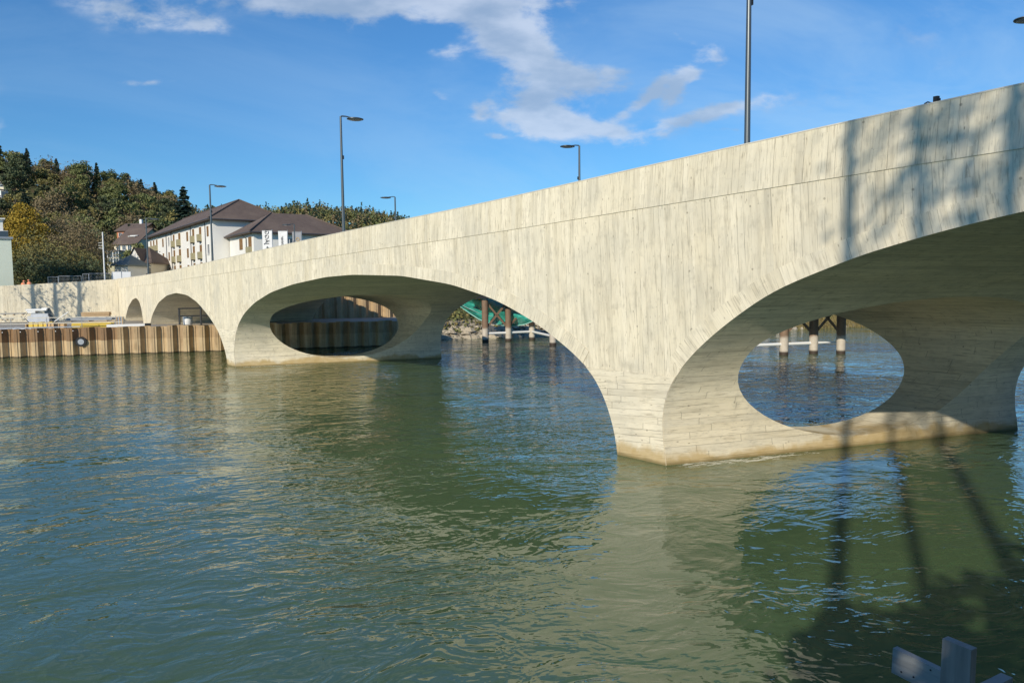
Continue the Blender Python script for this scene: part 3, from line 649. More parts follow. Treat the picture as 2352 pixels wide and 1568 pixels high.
# banners before the wing
def banner(u,wd_,zt,zb,col,txt,tcolr,label):
    Yb=104; p=at(u,560,Yb); e=empty('banner',(p.x,p.y,GZ),label,'banner','upright advertising banners in front of the apartment block')
    m=MB(); m.tube([(p.x+wd_/2+.05,p.y,GZ-.5),(p.x+wd_/2+.05,p.y,zt+.15)],.04,8); m.tube([(p.x+wd_/2+.05,p.y,zt+.05),(p.x-wd_/2,p.y,zt+.05)],.025,6); m.build('pole',M['steel_light'],e)
    m=MB(); NN=10
    for i in range(NN):
        z0=zb+(zt-zb)*i/NN; z1=zb+(zt-zb)*(i+1)/NN
        for sgn in (0,.03):
            q=[]
            for x,z in ((-1,z0),(1,z0),(1,z1),(-1,z1)): q.append((p.x+x*wd_/2,p.y+sgn+.05*math.sin(z*1.7+x),z))
            m.quad(*q)
    f=m.build('cloth',col,e,fix=False)
    for (tx,off,sz,mt) in txt:
        cu=bpy.data.curves.new('lettering','FONT'); cu.body=tx; cu.size=sz; cu.align_x='CENTER'; cu.align_y='CENTER'; cu.extrude=.004
        to=bpy.data.objects.new('t',cu); COL.objects.link(to); dg=bpy.context.evaluated_depsgraph_get(); me=bpy.data.meshes.new_from_object(to.evaluated_get(dg)); bpy.data.objects.remove(to); bpy.data.curves.remove(cu)
        me.materials.clear(); me.materials.append(mt)
        o=link('lettering',me,None); o.matrix_world=Matrix.Translation((p.x+off,p.y-.075,(zt+zb)/2+.9))@Matrix.Rotation(R(90),4,'X')@Matrix.Rotation(R(90),4,'Z')@Matrix.Diagonal((1,-1,1,1))
        o.parent=f; o.matrix_parent_inverse=Matrix()
    return e
M['blackp']=mat('black_print',(.03,.03,.03),.6); M['goldp']=mat('gold_print',(.55,.36,.10),.6); M['cloth_w']=plain('white_banner_cloth',(.78,.78,.77),.8,0,.03,2,0); M['cloth_g']=plain('grey_banner_cloth',(.30,.31,.33),.8,0,.05,2,0)
banner(614,1.35,zat(614,530,104),zat(614,530,104)-5.2,M['cloth_w'],[('ER + JÄGGI',-.05,.78,M['blackp'])],None,'white banner with large black lettering, left of the three banners')
banner(650,1.25,zat(650,531,104),zat(650,531,104)-5.2,M['cloth_w'],[('brunner',-.05,.62,M['blackp'])],None,'white banner with small cursive lettering, middle of the three banners')
banner(682,1.25,zat(682,533,104),zat(682,533,104)-5.2,M['cloth_g'],[('AUTO',.1,.7,M['goldp'])],None,'grey banner with golden lettering, right of the three banners')

def house(name,label,u0,u1,vt,vb,Y,wallm,roofm,kind,dep=9,rise=3,wins=(),cat='house',ang=0,z0=None,chim=False):
    """u0..u1 the front width seen in the picture at depth Y, vt eave line, vb foot"""
    pA=at(u0,vt,Y); k1=(u1-CX)/FOC; ax_,ay_=math.cos(ang),math.sin(ang); w=(k1*pA.y-pA.x)/(ax_-k1*ay_); z1=pA.z; zb=z0 if z0 is not None else at(u0,vb,Y).z
    a=Vector((math.cos(ang),math.sin(ang),0)); b=Vector((-a.y,a.x,0)); K=Vector((pA.x,Y,0))
    e=empty(name,K+a*w/2+UP*zb,label,cat)
    m=MB(); prism(m,K,a,b,w,dep,zb-3,z1)
    if kind=='gable_front':
        n=len(m.v); m.v+=[tuple(K+UP*z1),tuple(K+a*w+UP*z1),tuple(K+a*w/2+UP*(z1+rise)),tuple(K+b*dep+UP*z1),tuple(K+a*w+b*dep+UP*z1),tuple(K+a*w/2+b*dep+UP*(z1+rise))]; m.face((n,n+1,n+2)); m.face((n+3,n+4,n+5))
    if kind=='gable_side':
        n=len(m.v); m.v+=[tuple(K+UP*z1),tuple(K+b*dep+UP*z1),tuple(K+b*dep/2+UP*(z1+rise)),tuple(K+a*w+UP*z1),tuple(K+a*w+b*dep+UP*z1),tuple(K+a*w+b*dep/2+UP*(z1+rise))]; m.face((n,n+1,n+2)); m.face((n+3,n+4,n+5))
    m.build('wall',wallm,e)
    m=MB(); o=.5; th=UP*.18
    def plate(q):
        n=len(m.v); m.v+=[tuple(x) for x in q]+[tuple(x-th) for x in q]; m.face((n,n+1,n+2,n+3)); m.face((n+7,n+6,n+5,n+4))
        for i in range(4): j=(i+1)%4; m.face((n+i,n+4+i,n+4+j,n+j))
    if kind=='gable_front':
        k=rise/(w/2)
        for sgn in (0,1):
            e0=(K-a*o if sgn==0 else K+a*(w+o))-b*o+UP*(z1-k*o+.2); r0=K+a*w/2-b*o+UP*(z1+rise+.2); plate([e0,r0,r0+b*(dep+2*o),e0+b*(dep+2*o)])
    elif kind=='gable_side':
        k=rise/(dep/2)
        for sgn in (0,1):
            e0=K-a*o+(b*-o if sgn==0 else b*(dep+o))+UP*(z1-k*o+.2); r0=K-a*o+b*dep/2+UP*(z1+rise+.2); plate([e0,r0,r0+a*(w+2*o),e0+a*(w+2*o)])
    elif kind=='hip': hip(m,K,a,b,w,dep,z1,z1+rise,.5)
    else: m.box(K+a*w/2+b*dep/2+UP*(z1+.12),(w+.4,dep+.4,.24),(a,b,UP))
    r=m.build('roof',roofm,e)
    if chim:
        m=MB(); m.box(K+a*w*.6+b*dep*.5+UP*(z1+rise+.5),(.7,.7,1.6),(a,b,UP)); m.build('chimney',M['frame_white'],r)
    for (fx,fz,ww,hh) in wins:
        p=K+a*w*fx+UP*(zb+(z1-zb)*fz)
        m=MB(); m.box(p-b*.02,(ww,.06,hh),(a,b,UP)); q=m.build('window',M['glass'],e)
        m=MB(); m.box(p-b*.04+UP*(-hh/2-.05),(ww+.2,.12,.1),(a,b,UP)); m.box(p-b*.04+a*(ww/2+.05),(.1,.1,hh),(a,b,UP)); m.box(p-b*.04-a*(ww/2+.05),(.1,.1,hh),(a,b,UP)); m.box(p-b*.045,(.06,.08,hh),(a,b,UP)); m.build('frame',M['frame_white'],q)
    return e,K,a,b,w,z1,zb
# left edge modern building
e,K,a,b,w,z1,zb=house('office_building','pale mint rendered flat-roofed building cut by the left picture edge',-90,37,546,655,88,M['mint'],M['steel_light'],'flat',9,0,z0=5.6,cat='building',ang=R(37))
m=MB(); prism(m,K+b*1.2,a,b,w-.75,6.5,z1,z1+2.35); m.box(K+a*(w-.9)+b*.6+UP*(z1+1.15),(.35,.9,2.5),(a,b,UP)); m.box(K+a*(w/2-.3)+b*3.5+UP*(z1+2.42),(w-.4,7.4,.14),(a,b,UP)); m.build('penthouse',M['white'],e)
m=MB(); m.box(K+a*(w-2.1)+b*1.15+UP*(z1+1.1),(1.9,.1,1.5),(a,b,UP)); m.build('window',M['glass'],e)
m=MB(); m.box(K+a*(w/2)+b*.12+UP*(z1+.55),(w-.5,.05,.75),(a,b,UP)); m.build('balustrade',M['glass'],e)
m=MB(); m.box(K+a*(w/2)+b*.12+UP*(z1+.96),(w-.5,.07,.05),(a,b,UP)); m.build('handrail',M['frame_white'],e)
# houses between the block and the autumn trees
e,K,a,b,w,z1,zb=house('chalet_house','cream house with a very large brown roof and two skylights on the slope',262,322,560,585,185,M['cream'],M['roof'],'gable_side',11,3.9,((.2,.62,1,1.2),(.45,.62,1,1.2),(.7,.6,1,1.2)),ang=R(-14),chim=False)
m=MB()
for f in (.55,.62):
    p=K+a*w*f+b*(1.9+(f-.5)*4)+UP*(z1+1.75+(f-.5)*2.7); m.bar(p-a*1.1,p+a*1.1,.5,.12)
m.build('skylight',M['frame_white'],e)
m=MB(); m.box(K+a*1.6-b*.7+UP*(z1-2.5),(3.2,1.4,.9),(a,b,UP)); m.build('balcony',M['cream'],e)
house('brick_house','brown-roofed house with a white chimney and an orange brick end above the skylight roof',268,334,530,548,215,M['brick'],M['roof'],'gable_side',9,2.2,((.9,.5,.9,1.0),(.15,.5,.9,1.0)),ang=R(-10),chim=True)
e,K,a,b,w,z1,zb=house('flat_house','yellowish flat-roofed house with dark window openings left of the green-grey roof',246,281,577,620,165,M['yellow_render'],M['gutter'],'flat',9,0,((.25,.83,1.1,1.3),(.75,.83,1.1,1.3),(.25,.45,1.1,1.3),(.75,.45,1.1,1.3)))
e,K,a,b,w,z1,zb=house('small_white_house','low white house under a green-grey hipped roof',263,300,608,650,132,M['white'],M['tin'],'hip',7,1.9)
e,K,a,b,w,z1,zb=house('gabled_house','white gabled house with a brown mansard roof and dormers beside the apartment block',292,352,603,645,140,M['cream'],M['roof'],'hip',9,3.0,((.12,.8,.9,1.1),(.3,.8,.9,1.1),(.55,.8,.9,1.1),(.75,.8,.9,1.1),(.3,.4,.9,1.1),(.6,.4,.9,1.1)))
m=MB(); gx=K+a*.6-b*.9; n=len(m.v); q=[gx,gx+a*2.6,gx+a*1.3]
m.v+=[tuple(q[0]+UP*(z1)),tuple(q[1]+UP*z1),tuple(q[2]+UP*(z1+2.6)),tuple(q[0]+b*5+UP*z1),tuple(q[1]+b*5+UP*z1),tuple(q[2]+b*5+UP*(z1+2.6))]; m.face((n,n+1,n+2)); m.face((n,n+2,n+5,n+3)); m.face((n+1,n+4,n+5,n+2)); m.build('gable',M['white'],e)
m=MB(); 
for sg in (-1,1):
    ap=q[2]+UP*(z1+2.75)-b*.3; ev=q[2]+a*sg*1.75+UP*(z1-.5)-b*.3; m.quad(ap,ev,ev+b*5.4,ap+b*5.4)
m.build('gable_roof',M['roof'],e,fix=False)
m=MB(); hip(m,K-b*1.6+a*.2,a,b,w,3.2,z1-2.6,z1-1.2,.4); m.build('skirt_roof',M['roof'],e)
def onhill(u,v,lo=195,hi=335):
    return float(min(np.linspace(lo,hi,281),key=lambda Y:abs(height((u-CX)/FOC*Y,Y)-zat(u,v,Y))))
YA,YB,YC=onhill(5,440),onhill(85,447),onhill(5,447); print('HILL Y',YA,YB,YC)
house('hill_villa','cream gabled villa high on the wooded hill at the left edge',-16,27,422,440,YA,M['cream'],M['roof'],'gable_front',9,2.6,((.45,.8,1.1,1.2),(.62,1.05,1.1,.9),(.8,.8,1.1,1.2)),z0=at(0,440,YA).z)
house('hill_house','small white house half hidden by trees on the hillside',77,93,434,447,YB,M['white'],M['tin'],'gable_side',7,1.6,((.3,.6,1,1),(.7,.6,1,1)),z0=at(80,447,YB).z)
house('hill_hut','tiny white hut below the villa on the hill',2,9,438,447,YC-6,M['frame_white'],M['tin'],'gable_front',4,.6,z0=at(4,447,YC-6).z,cat='hut')

# ------------------------------------------------------------ deck fences, mast, workers
def fence_panel(p,q,h,label,first=None):
    e=empty('site_fence',p,label,'fence','mesh fence panels standing behind the wing wall')
    m=MB(); d=(q-p); m.tube([p,p+UP*h],.03,6); m.tube([q,q+UP*h],.03,6); m.tube([p+UP*h,q+UP*h],.03,6); m.tube([p+UP*.25,q+UP*.25],.025,6); m.build('frame',M['steel_light'],e)
    m=MB(); L=d.length; d=d.normalized(); k=0
    for i in range(1,int(L/.14)): m.bar(p+d*.14*i+UP*.25,p+d*.14*i+UP*h,.008)
    for j in range(1,int((h-.25)/.3)): m.bar(p+UP*(.25+.3*j),q+UP*(.25+.3*j),.009)
    m.build('mesh_infill',M['steel_light'],e); return e
def gp(u,off=1.6):  # ground point behind the wing wall in column u
    k=(u-CX)/FOC; t=(k*J.y-J.x+off*(k*ec.y-ec.x))/(wl.x-k*wl.y); p=J+wl*t+ec*off; return Vector((p.x,p.y,0)),t
for (u0,u1,v0,v1,lab) in ((116,139,636,634,'short mesh fence panel, leftmost on the wing wall'),(140,192,634,629,'long mesh fence panel left of the gate gap'),(196,209,629,628,'narrow mesh gate panel between two long fence panels'),(210,262,628,621,'long mesh fence panel beside the white hoarding')):
    p,t=gp(u0); q,t2=gp(u1); zz=wt(max(t,0))-1.0; zt=zat(u0,v0,p.y); p.z=zz; q.z=zz
    e=fence_panel(p,q,zt-zz,lab)
p,t=gp(263,1.7); q,t2=gp(306,1.7); m=MB(); zz=wt(0)-1.2; zt=zat(270,624,p.y); n=8
m.box((p+q)/2+UP*((zz+zt)/2),((q-p).length,.05,zt-zz),((q-p).normalized(),ec,UP)); e=empty('white_hoarding',(p+q)/2+UP*zz,'white panelled hoarding at the end of the mesh fence','hoarding'); m.build('panel',M['tarp'],e)
for f in (0,.5,1): m=MB(); m.tube([p.lerp(q,f)-ec*.05+UP*zz,p.lerp(q,f)-ec*.05+UP*(zt+.05)],.03,6); m.build('post',M['steel_light'],e)
p,t=gp(246,5); m=MB(); e=empty('mast',p+UP*5.6,'slender white mast with small antennas in front of the autumn trees','mast')
zt=zat(244,533,p.y); m.tube([p+UP*5.4,p+UP*zt],[.11,.07],10); m.build('pole',M['frame_white'],e)
m=MB(); 
for k,dz in enumerate((.9,1.3,1.7)): m.bar(p+UP*(zt-dz-.4),p+UP*(zt-dz-.4)+Vector((-.6,0,.1*k-.1)),.04)
m.build('antenna',M['frame_white'],e)
for k,(u,label) in enumerate(((57,'worker in orange with an orange helmet bending left, left of the two behind the wall'),(72.5,'worker in orange with a pale orange helmet, right of the two behind the wall'))):
    p,t=gp(u,2.4); z0=zat(u,645 if k==0 else 643,p.y)-1.72; e=empty('person',p+UP*z0,label,'person','two workers behind the wing wall')
    me=bpy.data.meshes.new('body'); lean=.18 if k==0 else -.05
    V=[(0,0,.95),(0,0,1.2),(lean*.6,0,1.42),(lean*.9,0,1.52),(lean*1.1,-.01,1.63),(-.1,0,.9),(-.11,0,.5),(-.12,0,.06),(.1,0,.9),(.11,0,.5),(.12,0,.06),(-.19+lean*.6,0,1.4),(-.26,0,1.12),(-.2,-.22,.95),(.19+lean*.6,0,1.4),(.26,0,1.12),(.2,-.24,1.0),(-.12,-.15,.04),(.12,-.15,.04)]
    E=[(0,1),(1,2),(2,3),(3,4),(0,5),(5,6),(6,7),(0,8),(8,9),(9,10),(2,11),(11,12),(12,13),(2,14),(14,15),(15,16),(7,17),(10,18)]
    me.from_pydata(V,E,[]); o=bpy.data.objects.new('body',me); COL.objects.link(o); o.modifiers.new('s','SKIN'); o.modifiers.new('u','SUBSURF').levels=1
    rr=[.14,.15,.16,.06,.1,.09,.07,.05,.09,.07,.05,.07,.045,.04,.07,.045,.04,.04,.04]
    for i,r_ in enumerate(rr): me.skin_vertices[0].data[i].radius=(r_,r_)
    me.skin_vertices[0].data[0].use_root=True
    dg=bpy.context.evaluated_depsgraph_get(); nm_=bpy.data.meshes.new_from_object(o.evaluated_get(dg)); bpy.data.objects.remove(o); nm_.materials.clear(); nm_.materials.append(M['skin'])
    nm_.polygons.foreach_set('use_smooth',[True]*len(nm_.polygons))
    o=link('body',nm_,None); o.location=(0,0,0); o.parent=e
    m=MB(); m.lathe((lean*1.1,-.01,1.60),[(.155,.05),(.135,.06),(.128,.12),(.09,.17),(.02,.19)],16); h=m.build('helmet',M['orange'],None,True); h.parent=e
    m=MB(); m.lathe((lean*.4,0,.92),[(.20,0),(.215,.2),(.225,.4),(.17,.54),(.09,.60)],16,1.05,.75); h=m.build('jacket',M['orange'],None,True); h.parent=e
    m=MB(); m.tube([(0,0,.93),(-.11,0,.85),(-.11,0,.5),(-.12,0,.1)],[.16,.11,.095,.08],10); m.tube([(0,0,.93),(.11,0,.85),(.11,0,.5),(.12,0,.1)],[.16,.11,.095,.08],10); h=m.build('trousers',M['trouser'],None,True); h.parent=e

# ------------------------------------------------------------ yard
def yp(u,v,c):  # point of the picture lying at river offset c
    d=ray(u,v); nrm=ec; p0=W(0,c); t=((p0-Vector((0,0,CAMH))).dot(nrm))/(d.dot(nrm)); return Vector((0,0,CAMH))+d*t
ZY=2.58
def planks(u0,u1,v0,v1,c,n,mt,name,label,cat,group=None,dep=1.2,bear=True):
    A=yp(u0,v0,c); Bq=yp(u1,v0,c); z1=A.z; z0=max(ZY,yp(u0,v1,c).z); L=(Bq-A).length; a=ea; e=empty(name,Vector((A.x,A.y,z0))+a*L/2,label,cat,group)
    rn=random.Random(int(u0*7)); rows=max(1,int(round((z1-z0)/.17))); 
    for kk in range(1):
        m=MB()
        for r in range(rows):
            for q in range(n):
                ex=rn.uniform(-.12,.12); zc=z0+(r+.5)*(z1-z0)/rows
                m.box(Vector((A.x,A.y,0))+a*(L/2+ex)+ec*(q*dep/n)+UP*zc,(L+rn.uniform(-.25,.1),dep/n*.9,(z1-z0)/rows*.82),(a,ec,UP))
        m.build('boards',mt,e)
    m=MB()
    for f in (.12,.5,.88): m.box(Vector((A.x,A.y,0))+a*L*f+ec*dep*.4+UP*(z0-.05),(.1,dep*1.1,.1),(a,ec,UP))
    m.build('bearer',M['timber'],e)
    return e
planks(187,250,717,728,17,5,M['timber'],'board_stack','neat stack of sawn boards lying against the wing wall','board stack',dep=1.4)
planks(164,255,742,753,2.2,4,M['yellow_beam'],'beam_stack','long stack of yellow formwork beams just behind the sheet piles','beam stack',dep=1.3)
planks(150,258,731,737,6,4,M['steel_light'],'plank_stack','grey planks laid flat behind the yellow beams','plank stack',dep=1.8)
planks(3,58,719,722,8,2,M['grey_wood'],'dark_plank','long dark plank raised above the yard at the left','plank',dep=.4)
planks(0,30,730,733,5,2,M['grey_wood'],'dark_plank','shorter dark plank low at the left picture edge','plank',dep=.4)
planks(205,262,738,741,10,3,M['timber'],'timber_pile','loose pale timbers behind the yellow beam stack','timber',dep=1.0)
def crate(u0,u1,v0,v1,c,mt,name,label,cat,dep=.9,sk=0):
    A=yp(u0,v0,c); Bq=yp(u1,v0,c); L=(Bq-A).length; z0=ZY; e=empty(name,Vector((A.x,A.y,z0))+ea*L/2,label,cat)
    m=MB(); m.box(Vector((A.x,A.y,(A.z+z0)/2))+ea*L/2+ec*dep/2,(L,dep,A.z-z0),(ea,ec,UP)); m.build('panel',mt,e)
    m=MB()
    for f in (.02,.5,.98): m.box(Vector((A.x,A.y,(A.z+z0)/2))+ea*L*f-ec*.03,(.08,.06,A.z-z0+.02),(ea,ec,UP))
    m.build('batten',M['timber'],e); return e
crate(107,123,742,753,1.3,M['ply'],'plywood_box','leaning plywood formwork box next to the grey machine','formwork box')
crate(124,147,743,753,1.5,M['ply'],'plywood_box','wider plywood formwork box left of the yellow beams','formwork box')
crate(268,281,728,737,6,M['steel_light'],'tool_box','small grey tool box with a pitched lid below the small arch','tool box')
# drilling machine
mc=yp(93,740,4.5); e=empty('drilling_machine',Vector((mc.x,mc.y,ZY)),'light grey drilling machine with a white hood standing in the yard','machine')
bx=lambda m,dx,dy,z,s: m.box(Vector((mc.x,mc.y,0))+ea*dx+ec*dy+UP*z,s,(ea,ec,UP))
m=MB(); bx(m,0,0,3.35,(1.9,1.2,.75)); bx(m,.1,0,3.85,(1.5,1.1,.3)); m.build('body',M['machine'],e)
m=MB(); bx(m,-.15,0,4.38,(1.8,1.2,.18)); bx(m,-.6,0,4.2,(.7,1.1,.25)); bx(m,.55,0,4.5,(.5,1.0,.12)); m.build('hood',M['frame_white'],e)
m=MB()
for sx in (-.5,.5): m.tube([Vector((mc.x,mc.y,0))+ea*(-1.1)+ec*sx+UP*2.78,Vector((mc.x,mc.y,0))+ea*1.1+ec*sx+UP*2.78],.2,10)
m.build('track',M['dark'],e)
m=MB(); q=Vector((mc.x,mc.y,0)); m.bar(q+ea*.7+UP*4.5,q+ea*1.35+UP*3.1,.32); m.bar(q+ea*.55+UP*4.3,q+ea*.75+UP*2.9,.28); m.tube([q-ea*.9-ec*.6+UP*4.1,q-ea*1.2-ec*.6+UP*3.6,q-ea*.8-ec*.6+UP*3.1],.04,6); m.build('drill_arm',M['pole'],e)
m=MB(); q2=yp(73,742,1.8); q2.z=0
for i in range(5): m.box(q2+ea*(i*.42)+UP*(ZY+.35),(.34,.7,.62-.08*(i%2)),(ea,ec,UP))
e=empty('yellow_crate',q2+UP*ZY,'yellow scaffold clamps heaped in a low crate left of the machine','crate'); m.build('clamps',M['yellow_beam'],e)
m=MB(); 
for s_ in (-.4,2.1): m.box(q2+ea*s_+UP*(ZY+.3),(.08,.8,.6),(ea,ec,UP))
m.build('crate_end',M['timber'],e)
# guard rail along the piles
e=empty('guard_rail',W(-22,1,ZY),'thin scaffold guard rail along the edge of the yard','guard rail')
for i in range(9): m=MB(); p=W(-34+i*3.0,.7,0); m.tube([p+UP*ZY,p+UP*3.75],.03,6); m.build('post',M['steel_light'],e)
m=MB(); m.box(W(-22,.62,3.68),(25,.035,.07),(ea,ec,UP)); m.box(W(-22,.62,3.15),(25,.035,.07),(ea,ec,UP)); m.build('board',M['coping'],e)
m=MB(); a1=yp(124,739,3); a2=yp(157,716,3); m.bar(a1,a2,.12,.08); e=empty('leaning_lath',Vector((a1.x,a1.y,ZY)),'pale lath leaning up towards the board stack','lath'); m.build('lath',M['tarp'],e)
q=yp(30,757,.9); e=empty('tarpaulin',Vector((q.x,q.y,ZY)),'crumpled grey-white tarpaulin lying at the left end of the yard edge','tarpaulin'); m=MB(); N=16
for i in range(N+1):
    for j in range(6):
        x=-2.6+6*i/N; y=j*.35; p=q+ea*x+ec*y; z=ZY+.02+.16*abs(noise.noise(Vector((x*1.3,y*2,0))))+.12*math.sin(j/5*PI)*math.sin(i/N*PI); m.v.append((p.x,p.y,z))
for i in range(N):
    for j in range(5): m.face((i*6+j,i*6+j+1,(i+1)*6+j+1,(i+1)*6+j))
m.build('sheet',M['tarp'],e,True)
q=yp(290,752,.6); e=empty('white_beam',Vector((q.x,q.y,ZY)),'white painted steel beam with a dark end on the yard edge below the small arch','beam'); m=MB(); m.box(Vector((q.x,q.y,ZY+.2)),(3.4,.3,.26),(ea,ec,UP)); m.build('beam',M['frame_white'],e); m=MB(); m.box(Vector((q.x,q.y,ZY+.22))+ea*1.95,(.5,.34,.3),(ea,ec,UP)); m.build('end_fitting',M['dark'],e)
# black railing under the second arch
q=yp(440,742,.5); e=empty('black_railing',Vector((q.x,q.y,2.7)),'black railing with cross bars on the sheet piles beneath the medium arch','railing'); m=MB()
for dx,h in ((-1.1,1.7),(.9,2.6)): m=MB(); m.bar(Vector((q.x,q.y,2.5))+ea*dx,Vector((q.x,q.y,2.6+h))+ea*dx,.14); m.build('post',M['dark'],e)
m=MB()
for z,l in ((4.35,3.4),(3.6,3.0)): m.bar(Vector((q.x,q.y,z))-ea*1.2,Vector((q.x,q.y,z))+ea*(l-1.2),.13)
m.build('rail',M['dark'],e)
q=yp(432,745,1.2); m=MB(); m.lathe((q.x,q.y,2.72),[(.42,0),(.46,.2),(.46,.75),(.40,.85),(.1,.92)],14); m2=m.build('white_drum',M['frame_white'],None,True); tag(m2,'white drum behind the black railing under the medium arch','drum')

# ------------------------------------------------------------ temporary bridge behind
PX=[(1115,785,695,.37),(1168,783,728,.35),(1222,780,758,.35),(1270,793,754,.36),(1800,815,770,.38),(1868,812,740,.38),(1931,812,720,.38)]
def wpt(u,v):
    d=ray(u,v); t=-CAMH/d.z; p=Vector((0,0,CAMH))+d*t; return p
PW=[wpt(u,v) for u,v,_,_ in PX]
tb=empty('temporary_bridge',PW[3].copy(),'low temporary bridge on steel piles with X bracing seen behind the arches','bridge')
ld=(PW[0]-PW[6]).normalized()
for p,(u,v,vt,r_) in zip(PW,PX):
    m=MB(); m.tube([p-UP*1.5,p+UP*4.7],r_,16); m.build('pile',M['pile'],tb,True)
def brace(p,q,z0,z1):
    m=MB(); m.bar(p+UP*z0,q+UP*z1,.16,.2); m.bar(p+UP*z1,q+UP*z0,.16,.2); m.build('cross_brace',M['pile'],tb)
brace(PW[0],PW[1],1.4,4.6); brace(PW[1],PW[2],1.6,4.6); brace(PW[4],PW[5],1.7,4.6); brace(PW[5],PW[6],1.7,4.6)
for i,j in ((0,1),(1,2),(2,3),(4,5)):
    m=MB(); a_=PW[i]; b_=PW[j]; m.tube([a_+UP*.95+(a_-b_).normalized()*.3,b_+UP*.95],.14,10); m.build('tie_pipe',M['frame_white'],tb,True)
m=MB(); e0=PW[4]; dd=(e0-PW[5]).normalized(); m.tube([e0+UP*.95,e0+dd*6+UP*.95],.14,10); m.tube([PW[5]+UP*.95,PW[5]-dd*2.6+UP*.95],[.14,.05],10); m.build('tie_pipe',M['frame_white'],tb,True)
mid0=PW[6]-ld*12; mid1=PW[0]+ld*2.5; pe=Vector((-ld.y,ld.x,0)); 
m=MB(); m.bar(mid0+UP*5.4-pe*.6,mid1+UP*5.4-pe*.6,2.4,1.0); mq=(PW[3]+PW[4])/2; m.bar(mid0+UP*5.0+pe*3.2,mq+UP*5.0+pe*3.2,5.0,.9); m.build('deck_girder',M['dark'],tb)  # wider second deck piece, added on the sun side to shade the right piles
# turquoise net sagging under the deck
e=empty('safety_net',PW[1]+UP*3,'turquoise safety net sagging between the piles of the temporary bridge','net'); m=MB(); N=40; Mn=10
def netp(i,j,off=0):
    f=i/N; u=1052+f*(1262-1052); Yn=86.5+f*-2
    bot=722+28*math.sin(min(1,f*1.18)*PI)**.8 if f<.85 else 735+3*f
    bot=np.interp(u,[1052,1068,1080,1100,1120,1150,1180,1205,1225,1240,1262],[700,712,720,733,741,747,749,745,737,738,744])
    top=min(686,bot-6); v=bot+(top-bot)*j/Mn; p=at(u,v,Yn+.5*math.sin(j*.9+i*.3)); return p
for i in range(N+1):
    for j in range(Mn+1): m.v.append(tuple(netp(i,j)))
for i in range(N):
    for j in range(Mn): m.face((i*(Mn+1)+j,(i+1)*(Mn+1)+j,(i+1)*(Mn+1)+j+1,i*(Mn+1)+j+1),[(i,j),(i+1,j),(i+1,j+1),(i,j+1)])
m.build('net',M['net'],e,True,fix=False)
m=MB(); m.tube([netp(i,0)-Vector((0,.1,0)) for i in range(N+1)],.05,6); m.tube([netp(i,3)-Vector((0,.15,0)) for i in range(0,16)],.03,6); m.build('edge_rope',M['rope'],e)
m=MB(); c0=at(1916,716,62.5); 
for i in range(8):
    for j in range(3): p=c0+ld*(i-3.5)*.5+UP*(.55-j*.25-.1*math.sin(i/7*PI)); m.v.append(tuple(p))
for i in range(7):
    for j in range(2): m.face((i*3+j,i*3+j+1,(i+1)*3+j+1,(i+1)*3+j),[(0,0)]*4)
o=m.build('net_scrap',M['net'],None,fix=False); tag(o,'scrap of turquoise net above the piles in the near oval opening','net')

# ------------------------------------------------------------ foreground timber
fy=3.3
f0=at(2053,1500,fy+.15); e=empty('timber_railing',at(2195,1600,fy)-UP*.9,'weathered grey timber railing end with a short post in the lower right corner','railing')
def skewbox(m,p,q,dv,h,th):
    d=(q-p).normalized(); n_=d.cross(UP).normalized(); m.box((p+q)/2,((q-p).length,th,h),(d,n_,n_.cross(d)*-1))
m=MB(); pa=at(2054,1513,3.55); pb=at(2200,1585,3.28); d=(pb-pa); skewbox(m,pa,pb+d*1.6,None,.128,.035); m.build('rail',M['grey_wood'],e)
m=MB(); p=at(2197,1518,3.22); d=Vector((pb.x-pa.x,pb.y-pa.y,0)).normalized(); n_=Vector((-d.y,d.x,0)); axz=(UP+d*.02).normalized()
pc=p-UP*.42; m.box(pc,(.128,.045,1.02),(d,n_,axz)); m.build('post',M['grey_wood_v'],e)
d3=(pb-pa).normalized(); n3=d3.cross(UP).normalized()
for f,dz in ((.16,-.035),(.36,-.03),(.62,.045),(.8,-.03)):
    q=pa.lerp(pb,f)+UP*dz; sgn=-1 if (q+n3*.02).length>(q-n3*.02).length else 1; m=MB(); m.tube([q+n3*sgn*.012,q+n3*sgn*.021],.0042,8); m.build('screw',M['dark'],e)
m=MB(); k=at(2225,1558,3.12); m.box(k-UP*.10+d*.02,(.05,.55,.10),(d,n_,UP)); m.build('crossbar',M['grey_wood'],e)

